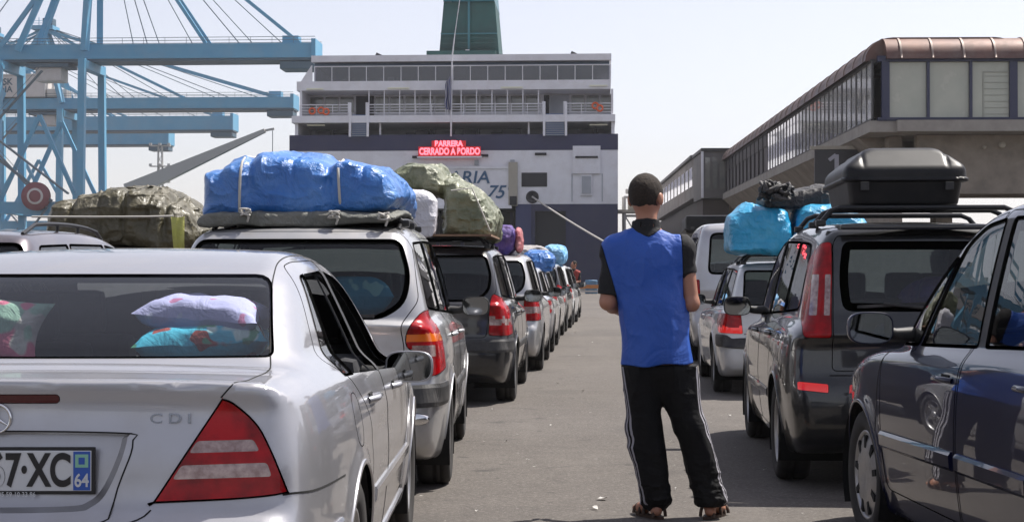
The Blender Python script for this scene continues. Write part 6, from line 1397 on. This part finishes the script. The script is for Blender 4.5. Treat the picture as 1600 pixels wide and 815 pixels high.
pillow('bag', .60, .34, .26, M['purple'], (2.75, 10.0, 1.13), 0, 0, .2, 4, label='purple blanket bundle behind the rear window of the dark people carrier', cat='bag')
pillow('bag', .42, .30, .20, M['tarp_blue'], (2.30, 5.35, .90), 0, 0, .3, 6, label='blue bag on the rear seat of the navy car', cat='bag')
# ---- scraps of litter on the asphalt
rr = random.Random(12)
spots = [(905, 556, .10), (640, 615, .08), (1010, 700, .05), (940, 780, .16), (1055, 765, .05), (770, 640, .06), (930, 795, .10), (825, 720, .05), (1120, 745, .08), (900, 520, .15), (870, 600, .06), (1195, 735, .07), (790, 690, .05), (1090, 780, .05), (910, 612, .09), (745, 800, .05), (985, 560, .07), (860, 665, .05), (1140, 650, .08), (925, 535, .12)]
for i, (qx, qy, s) in enumerate(spots):
    s *= .42
    d = 2500 * EYE / (qy - 433); x = (qx - 800) * d / 2500; mb = MB(); n = 7; vs = [(s * rr.uniform(.3, .6) * math.cos(a), s * rr.uniform(.3, .6) * math.sin(a), rr.uniform(.003, .02)) for a in np.linspace(0, 2 * math.pi, n + 1)[:-1]]
    mb.add(vs + [(0, 0, .012)], [(k, (k + 1) % n, n) for k in range(n)], 0, False)
    mb.build('paper_scrap', mat('scrap_paper', (.55, .53, .50), .9) if i == 0 else bpy.data.materials['scrap_paper'], None, (x, d, .002), label='crumpled pale scrap of litter lying on the asphalt lane', cat='litter', group='scraps of litter on the asphalt', fix=False)
# ================================================================ people
M['hair'] = mat('dark_hair', (.013, .009, .007), .9, var=(120, .8, (.045, .031, .021)), bump=[(420, .8, .0025)])
M['shirt_blue'] = mat('shirt_blue', (.016, .082, .40), .55, var=(2.5, .5, (.022, .105, .47)), bump=[(4, .35, .06, 1.0), (11, .3, .02, .8), (400, .15, .001)])
M['cloth_black'] = mat('black_cloth', (.010, .010, .012), .85, bump=[(14, .4, .015, .6)])
M['trouser'] = mat('tracksuit_black', (.006, .006, .007), .75, spec=.25, bump=[(10, .5, .02, .9), (45, .25, .005)])
M['stripe'] = mat('tracksuit_stripe', (.36, .35, .39), .7); M['piping'] = mat('shirt_piping', (.30, .42, .70), .6)
M['sandal'] = mat('sandal_brown', (.06, .035, .025), .7)
CM = (.745, 8.36, 0)
fd = np.array((math.sin(R(30)), math.cos(R(30)))); hc = np.array((-.042, .005, 1.672))
def head_local(x, y, z):
    dx, dy = x - hc[0], y - hc[1]; return dx * fd[1] - dy * fd[0], dx * fd[0] + dy * fd[1], z - hc[2]   # side, forward, up
def F_head(x, y, z, ears=True):
    s, f, u = head_local(x, y, z)
    d = np.sqrt((s / .079) ** 2 + ((f + .012) / .097) ** 2 + ((u - .012) / .100) ** 2 + 1e-9); sk = (d - 1) * .085
    face = rcone(s, f, u, (0, .045, -.01), (0, .062, -.10), .056, .030, 1.0, 1.0); d = smin(sk, face, .04)
    d = smin(d, rcone(s, f, u, (0, .098, -.002), (0, .118, -.038), .009, .013), .012)                     # nose
    d = smin(d, rcone(s, f, u, (-.018, .094, -.068), (.018, .094, -.068), .007, .007), .008)                # lips
    for q in (-1, 1):
        d = smax(d, -rcone(s, f, u, (q * .030, .104, .004), (q * .030, .104, .004), .014, .014), .012); d = smin(d, rcone(s, f, u, (q * .030, .086, .004), (q * .030, .086, .004), .012, .012), .003)
        d = smin(d, rcone(s, f, u, (q * .034, .090, .026), (q * .012, .096, .024), .006, .006), .008)     # brow
        e = np.sqrt(((s - q * .087) / .013) ** 2 + ((f - .004 + .016) / .024) ** 2 + ((u + .012) / .034) ** 2 + 1e-9); d = smin(d, (e - 1) * .011, .008) if ears else d
    return d
def F_hand(x, y, z, wr, pd, side, curl):
    """palm from the wrist along pd (unit), five bent fingers"""
    wr = np.array(wr); pd = np.array(pd) / np.linalg.norm(pd); up = np.array((0, 0, 1.0)); lat = np.cross(pd, up); lat /= np.linalg.norm(lat); nrm = np.cross(lat, pd) * 1.0
    d = rcone(x, y, z, wr, wr + pd * .05, .024, .030)
    for k, (o, L) in enumerate(((-.030, .062), (-.010, .075), (.010, .070), (.029, .056))):
        a = wr + pd * .085 + nrm * -o; b = a + (pd * math.cos(curl) + lat * side * math.sin(curl)) * L * .5; c = b + (pd * math.cos(curl * 2.2) + lat * side * math.sin(curl * 2.2)) * L * .5
        d = smin(d, rcone(x, y, z, wr + pd * .045 + nrm * -o * .8, a, .012, .0105), .008); f = np.minimum(rcone(x, y, z, a, b, .0105, .009), rcone(x, y, z, b, c, .009, .0078)); d = smin(d, f, .003)
    t = wr + pd * .02 + nrm * .03; b = t + pd * .03 + nrm * .025 + lat * side * .01; d = smin(d, rcone(x, y, z, t, b, .013, .010), .008); d = smin(d, rcone(x, y, z, b, b + pd * .032 + lat * side * .012, .010, .008), .003)
    return d
LS, RS = (-.215, 0, 1.395), (.150, 0, 1.39); LE, RE = (-.245, -.005, 1.125), (.190, -.015, 1.118); LW, RW = (-.165, .215, 1.075), (.10, .235, 1.13)
LH, RH = (-.075, 0, .86), (.105, 0, .86); LK, RK = (-.060, .015, .48), (.185, .01, .48); LA_, RA_ = (.005, -.005, .085), (.285, -.005, .085)
LT, RT = (-.085, .17, .03), (.375, .150, .03)
def F_body(x, y, z):
    d = F_head(x, y, z)
    d = smin(d, rcone(x, y, z, (-.045, -.005, 1.61), (-.04, -.012, 1.47), .052, .058), .03)
    d = smin(d, rcone(x, y, z, (-.03, 0, 1.36), (-.01, 0, .98), .150, .135, 1, .60), .06); d = smin(d, rcone(x, y, z, (-.01, 0, .98), (.01, 0, .86), .13, .12, 1, .62), .05)
    for (S, E, W_) in ((LS, LE, LW), (RS, RE, RW)):
        d = smin(d, rcone(x, y, z, (-.03, 0, 1.42), S, .05, .055), .04); d = smin(d, rcone(x, y, z, S, E, .052, .040), .02); mid = tuple(np.array(E) * .6 + np.array(W_) * .4); d = smin(d, rcone(x, y, z, E, mid, .041, .040), .02); d = smin(d, rcone(x, y, z, mid, W_, .040, .026), .015)
    for (H_, K, A_, T) in ((LH, LK, LA_, LT), (RH, RK, RA_, RT)):
        d = smin(d, rcone(x, y, z, H_, K, .080, .055), .03); c = tuple(np.array(K) * .7 + np.array(A_) * .3 - np.array((0, .015, 0))); d = smin(d, rcone(x, y, z, K, c, .052, .052), .02); d = smin(d, rcone(x, y, z, c, A_, .052, .035), .02)
        hl = (A_[0], A_[1] - .03, .042); d = smin(d, rcone(x, y, z, A_, hl, .034, .030), .02); b = tuple(np.array(hl) * .35 + np.array(T) * .65); b = (b[0], b[1], .040)
        d = smin(d, rcone(x, y, z, A_, b, .032, .030), .02); d = smin(d, rcone(x, y, z, b, (T[0], T[1], .030), .034, .018, 1.1, 1.1), .015)
    d = np.minimum(smin(d, F_hand(x, y, z, LW, (.75, .45, -.05), -1, .45), .012), 9); d = smin(d, F_hand(x, y, z, RW, (-.8, .40, -.02), 1, .45), .012)
    return smax(d, .016 - z, .01)
man = blob('person', F_body, (-.42, -.2, -.02), (.52, .42, 1.86), .0085, M['skin'], None, CM, label='man standing with his back turned in blue shirt and black tracksuit trousers, arms folded', cat='person')
def F_hair(x, y, z):
    s, f, u = head_local(x, y, z); d = F_head(x, y, z, False) - .002 - .010 * np.clip((u + .05) / .12, 0, 1) - .0012 * vnoise(x * 140, y * 140, z * 90, 4)
    line = smax(smax(f - .052 + .25 * (u - .06), f * .8 - .032 - u * .55, .02), -.076 + (-u) - .25 * f + .30 * np.abs(s) + .005 * vnoise(x * 60, y * 60, z * 30, 9), .01)   # hairline: not on the face, ends at the nape
    ear = .030 - np.sqrt(((s * s) ** .5 - .083) ** 2 + (f + .006) ** 2 + (u + .014) ** 2 + 1e-9)
    return smax(smax(d, line, .008), ear, .006)
blob('hair', F_hair, (-.17, -.13, 1.54), (.09, .14, 1.80), .0055, M['hair'], man)
def folds(x, y, z, s, fx, fz, a): return a * (creases(x * fx, y * fx, z * fz, s) - .55)
def F_torso(x, y, z):
    d = rcone(x, y, z, (.010, 0, .76), (-.010, -.004, 1.06), .206, .172, 1, .68); d = smin(d, rcone(x, y, z, (-.010, -.004, 1.06), (-.030, -.006, 1.33), .172, .188, 1, .60), .06)
    for S in (LS, RS): d = smin(d, rcone(x, y, z, (-.035, -.008, 1.455), (S[0] * .98, 0, S[2] + .005), .062, .068, 1, 1.0), .05)
    # flowing folds: from the shoulders down and sideways pulls at the waist
    q = x + .18 * (z - 1.1); w_ = np.sin(q * 38 + 4 * vnoise(x * 3, y * 3, z * 2.0, 5)); n = np.sign(w_) * np.abs(w_) ** 1.4 * np.clip((1.22 - z) * 2.5, 0, 1) * .013 * (1 + .6 * vnoise(x * 5, y * 2, z * 3, 8))
    return d - n - folds(x, y, z, 12, 4.5, 2.2, .034)
def F_full(x, y, z): return smin(smin(F_torso(x, y, z), SL(x, y, z), .035), SR(x, y, z), .035)
plL = lambda x, z: -(x + .199) - np.where(z > 1.15, (z - 1.15) * .29, (1.15 - z) * .6)
plR = lambda x, z: x - .146 + np.where(z > 1.15, (z - 1.15) * .04, (z - 1.15) * .6)
def sleeve(S, E, f, side):
    S, E = np.array(S), np.array(E); e = S + (E - S) * f; ax = (E - S) / np.linalg.norm(E - S)
    def F(x, y, z):
        d = rcone(x, y, z, S + np.array((-side * .02, 0, .012)), E, .070, .060) - folds(x, y, z, 3, 9, 6, .008)
        return smax(d, (x - e[0]) * ax[0] + (y - e[1]) * ax[1] + (z - e[2]) * ax[2], .008)
    return F
SL, SR = sleeve(LS, LE, .86, -1), sleeve(RS, RE, .44, 1)
neck = lambda x, y, z: rcone(x, y, z, (-.045, .0, 1.64), (-.04, .004, 1.44), .064, .066)
def F_shirt(x, y, z):
    d = smax(F_full(x, y, z), .800 + .05 * x + .006 * np.sin(x * 30) - z, .008); d = smax(d, -neck(x, y, z) , .01)
    # armhole seam planes: the sleeves are separate black pieces
    d = smax(d, np.maximum(plL(x, z), plR(x, z)), .005); return d
blob('shirt', F_shirt, (-.30, -.22, .76), (.28, .2, 1.58), .0085, M['shirt_blue'], man)
def F_slL(x, y, z): return smax(smax(F_full(x, y, z), -plL(x, z), .005), smax(SL(x, y, z) - .02, (1.06 - z), .01), .005)
def F_slR(x, y, z): return smax(smax(F_full(x, y, z), -plR(x, z), .005), smax(SR(x, y, z) - .02, (1.06 - z), .01), .005)
blob('sleeve', F_slL, (-.40, -.2, 1.05), (-.12, .2, 1.52), .008, M['cloth_black'], man); blob('sleeve', F_slR, (.06, -.2, 1.10), (.34, .2, 1.52), .008, M['cloth_black'], man)
def F_collar(x, y, z):
    d = np.abs(rcone(x, y, z, (-.047, .004, 1.60), (-.04, .004, 1.42), .066, .078)) - .004; t = F_torso(x, y, z) - .004
    return smin(smax(d, np.maximum(z - 1.545 + .25 * (y + .0), 1.455 - z), .004), smax(smax(t, 1.462 + 1.6 * np.abs(x + .04) ** 1.35 - z, .004), -neck(x, y, z), .004), .006)
blob('collar', F_collar, (-.24, -.14, 1.40), (.16, .14, 1.60), .007, M['cloth_black'], man)
def F_trs(x, y, z):
    d = rcone(x, y, z, (-.045, 0, .79), (.075, 0, .79), .118, .118, 1, .85); d = smin(d, rcone(x, y, z, (.012, 0, .82), (.028, 0, .70), .125, .075, 1, .9), .05)
    for i, (H_, K, A_, r0, r1, r2) in enumerate(((LH, LK, LA_, .115, .096, .088), (RH, RK, RA_, .112, .090, .088))):
        d = smin(d, rcone(x, y, z, (H_[0] * .92, 0, .80), K, r0, r1, 1, .92), .035); b = (A_[0], A_[1] + .005, .105); d = smin(d, rcone(x, y, z, K, b, r1, r2, 1, .95), .03)
        d = smin(d, rcone(x, y, z, b, (A_[0], A_[1], .058), .068, .050), .02)
    low = np.clip((.34 - z) * 5, 0, 1)
    d = d - folds(x, y, z, 21, 6, 4, .016) - low * .020 * creases(x * 9, y * 9, z * 15, 33) + low * .012 - .006 * np.sin((x + .5 * z) * 30 + 2 * vnoise(x * 4, y * 4, z * 2, 7)) * (1 - low)
    return smax(smax(smax(d, z - .80 - .03 * np.clip(-x * 4, -1, 1) * 0, .01), -rcone(x, y, z, (0, -1, .9), (0, 1, .9), .001, .001) - 9, .01), .034 + .03 * np.clip(x * 4, 0, 1) - z, .01)
P, Q = surface(F_trs, (-.30, -.24, .02), (.46, .24, .93), .0085)
# outer side stripes are cut from the same skin
sk = Skin(P, Q)
def near_seam(p, side):
    H_, K, A_ = (LH, LK, LA_) if side < 0 else (RH, RK, RA_)
    if p[2] > .86: return False
    if p[2] > K[2]: t = (H_[2] - p[2]) / (H_[2] - K[2]); cx = H_[0] + (K[0] - H_[0]) * t
    else: t = (K[2] - p[2]) / (K[2] - A_[2]); cx = K[0] + (A_[0] - K[0]) * t
    return side * (p[0] - cx) > 0
trs = link_mesh('trousers', bpy.data.meshes.new('tmp'), man)
for side in (-1, 1):
    for (a, b) in ((-.046, -.036), (-.026, -.016), (-.006, .004)):
        ids = sk.cut([(a, .075), (b, .075), (b, .79), (a, .79)], 'x', lambda p, n: near_seam((p.x, -.022, p.z), side) and side * n.x > .30)
        if ids:
            V, Nn, fc, lp = sk.take(ids, F_trs); link_mesh('stripe', meshdata('stripe', V + Nn * .001, fc, M['stripe'], normals=Nn), trs)
V, Nn, fc, lp = sk.take([i for i, a in enumerate(sk.live) if a], F_trs, False); trs.data = meshdata('trousers', V, fc, M['trouser'], normals=Nn)
for (A_, T) in ((LA_, LT), (RA_, RT)):
    d = np.array((T[0] - A_[0], T[1] - A_[1])); L = np.linalg.norm(d); a = math.atan2(d[0], d[1]); mb = MB(); n = 24; o = []
    for k in range(n):
        t = 2 * math.pi * k / n; u = math.cos(t); v = math.sin(t); o.append((u * (.040 + .010 * v), .085 + v * .125))
    vs = []
    for z in (.0, .016): vs += [(A_[0] + x * math.cos(a) + y * math.sin(a) - .03 * math.sin(a), A_[1] - x * math.sin(a) + y * math.cos(a) - .03 * math.cos(a), z) for x, y in o]
    mb.add(vs, [tuple(range(n))[::-1], tuple(range(n, 2 * n))] + [(i, (i + 1) % n, n + (i + 1) % n, n + i) for i in range(n)])
    for (yy, h_, w_) in ((-.035, .085, .036), (.06, .078, .040), (.10, .068, .041), (.15, .060, .043)):
        c = Vector((A_[0] + yy * math.sin(a), A_[1] + yy * math.cos(a), 0)); sd = Vector((math.cos(a), -math.sin(a), 0))
        mb.tube([c + sd * (w_ * math.cos(t)) + Vector((0, 0, .012 + (h_ - .012) * math.sin(t))) for t in np.linspace(0, math.pi, 12)], .009, 6)
    mb.build('sandal', M['sandal'], man)
for s_ in (-1, 1):
    e = Vector((hc[0], hc[1], hc[2])) + Vector((fd[1] * s_ * .030 + fd[0] * .092, -fd[0] * s_ * .030 + fd[1] * .092, .004)); mb = MB(); 
    mb.lathe([(0, .0065), (.005, .004), (.0065, 0), (.005, -.004), (0, -.0065)], 12, 0, Matrix.Translation(e)); mb.build('eye', M['gap'], man)
# a second, distant man beside the far cars (same figure, other clothes)
far = copy_tree(man, None, {'shirt_blue': mat('shirt_red', (.30, .05, .04), .8), 'tracksuit_black': mat('trousers_grey', (.08, .08, .09), .8)})
far.location = (1.42, 46.0, 0); far.rotation_euler = (0, 0, R(150)); far.location = (2.0, 52.6, 0); far['label'] = 'distant person in a red top standing beside the last cars of the left queue'
# the driver of the navy car, mostly behind the door frame
def F_drv(x, y, z):
    d = rcone(x, y, z, (0, 0, .56), (0, -.10, .98), .15, .16, 1, .65); d = smin(d, rcone(x, y, z, (0, -.10, 1.05), (0, -.10, 1.16), .055, .050), .03)
    e = np.sqrt((x / .078) ** 2 + ((y + .085) / .096) ** 2 + ((z - 1.26) / .118) ** 2 + 1e-9); d = smin(d, (e - 1) * .085, .02); d = smin(d, rcone(x, y, z, (0, .02, 1.245), (0, .035, 1.225), .010, .014), .01)
    for s, hx, hy, hz in ((-1, -.12, .40, .94), (1, .12, .40, .95)):
        S = (s * .19, -.08, 1.0); E = (s * .25, .12, .84); W_ = (hx, hy, hz); d = smin(d, rcone(x, y, z, (0, -.1, 1.03), S, .06, .06), .03); d = smin(d, rcone(x, y, z, S, E, .05, .042), .02); d = smin(d, rcone(x, y, z, E, W_, .042, .028), .02)
        for k in range(4): a = (hx + s * .00, hy + .02, hz + .03 - .02 * k); d = smin(d, rcone(x, y, z, W_, a, .024, .012), .01); d = smin(d, rcone(x, y, z, a, (a[0] - s * .03, a[1] + .03, a[2]), .011, .008), .004)
        d = smin(d, rcone(x, y, z, (hx, hy, hz + .02), (hx - s * .02, hy - .0, hz + .06), .012, .009), .006)
        d = smin(d, rcone(x, y, z, (s * .09, .02, .52), (s * .13, .42, .56), .085, .06), .04); d = smin(d, rcone(x, y, z, (s * .13, .42, .56), (s * .12, .56, .24), .058, .04), .02); d = smin(d, rcone(x, y, z, (s * .12, .54, .24), (s * .12, .70, .25), .036, .026), .02)
    return d
dx, dy, _ = inside(car5, (-.36, 1.88, 0))
drv = blob('person', F_drv, (-.36, -.3, .12), (.36, .85, 1.42), .013, M['skin'], None, (dx, dy, 0), car5.rotation_euler.z, label='driver sitting in the navy car, forearm reaching for the steering wheel', cat='person')
def F_dsh(x, y, z): 
    d = smin(rcone(x, y, z, (0, 0, .54), (0, -.10, .98), .158, .168, 1, .66), rcone(x, y, z, (0, -.1, 1.03), (0, -.1, 1.04), .08, .08), .03)
    for s in (-1, 1): d = smin(d, rcone(x, y, z, (0, -.1, 1.0), (s * .19, -.08, 1.0), .08, .07), .03); d = smin(d, rcone(x, y, z, (s * .19, -.08, 1.0), (s * .225, .02, .92), .066, .06), .02)
    return d
blob('shirt', F_dsh, (-.36, -.3, .38), (.36, .25, 1.14), .014, mat('shirt_grey', (.10, .10, .11), .85), drv)
# ================================================================ the air: light coastal haze
hz = bpy.data.materials.new('haze'); hz.use_nodes = True; hz.node_tree.nodes.clear()
ho = hz.node_tree.nodes.new('ShaderNodeOutputMaterial'); hv = hz.node_tree.nodes.new('ShaderNodeVolumePrincipled')
hv.inputs['Color'].default_value = (.92, .93, .97, 1); hv.inputs['Density'].default_value = .0002; hv.inputs['Anisotropy'].default_value = .2
hz.node_tree.links.new(hv.outputs[0], ho.inputs['Volume'])
mb = MB(); mb.box((0, 1200, 42.5), (5200, 3200, 93)); mb.build('haze', hz, kind='stuff')
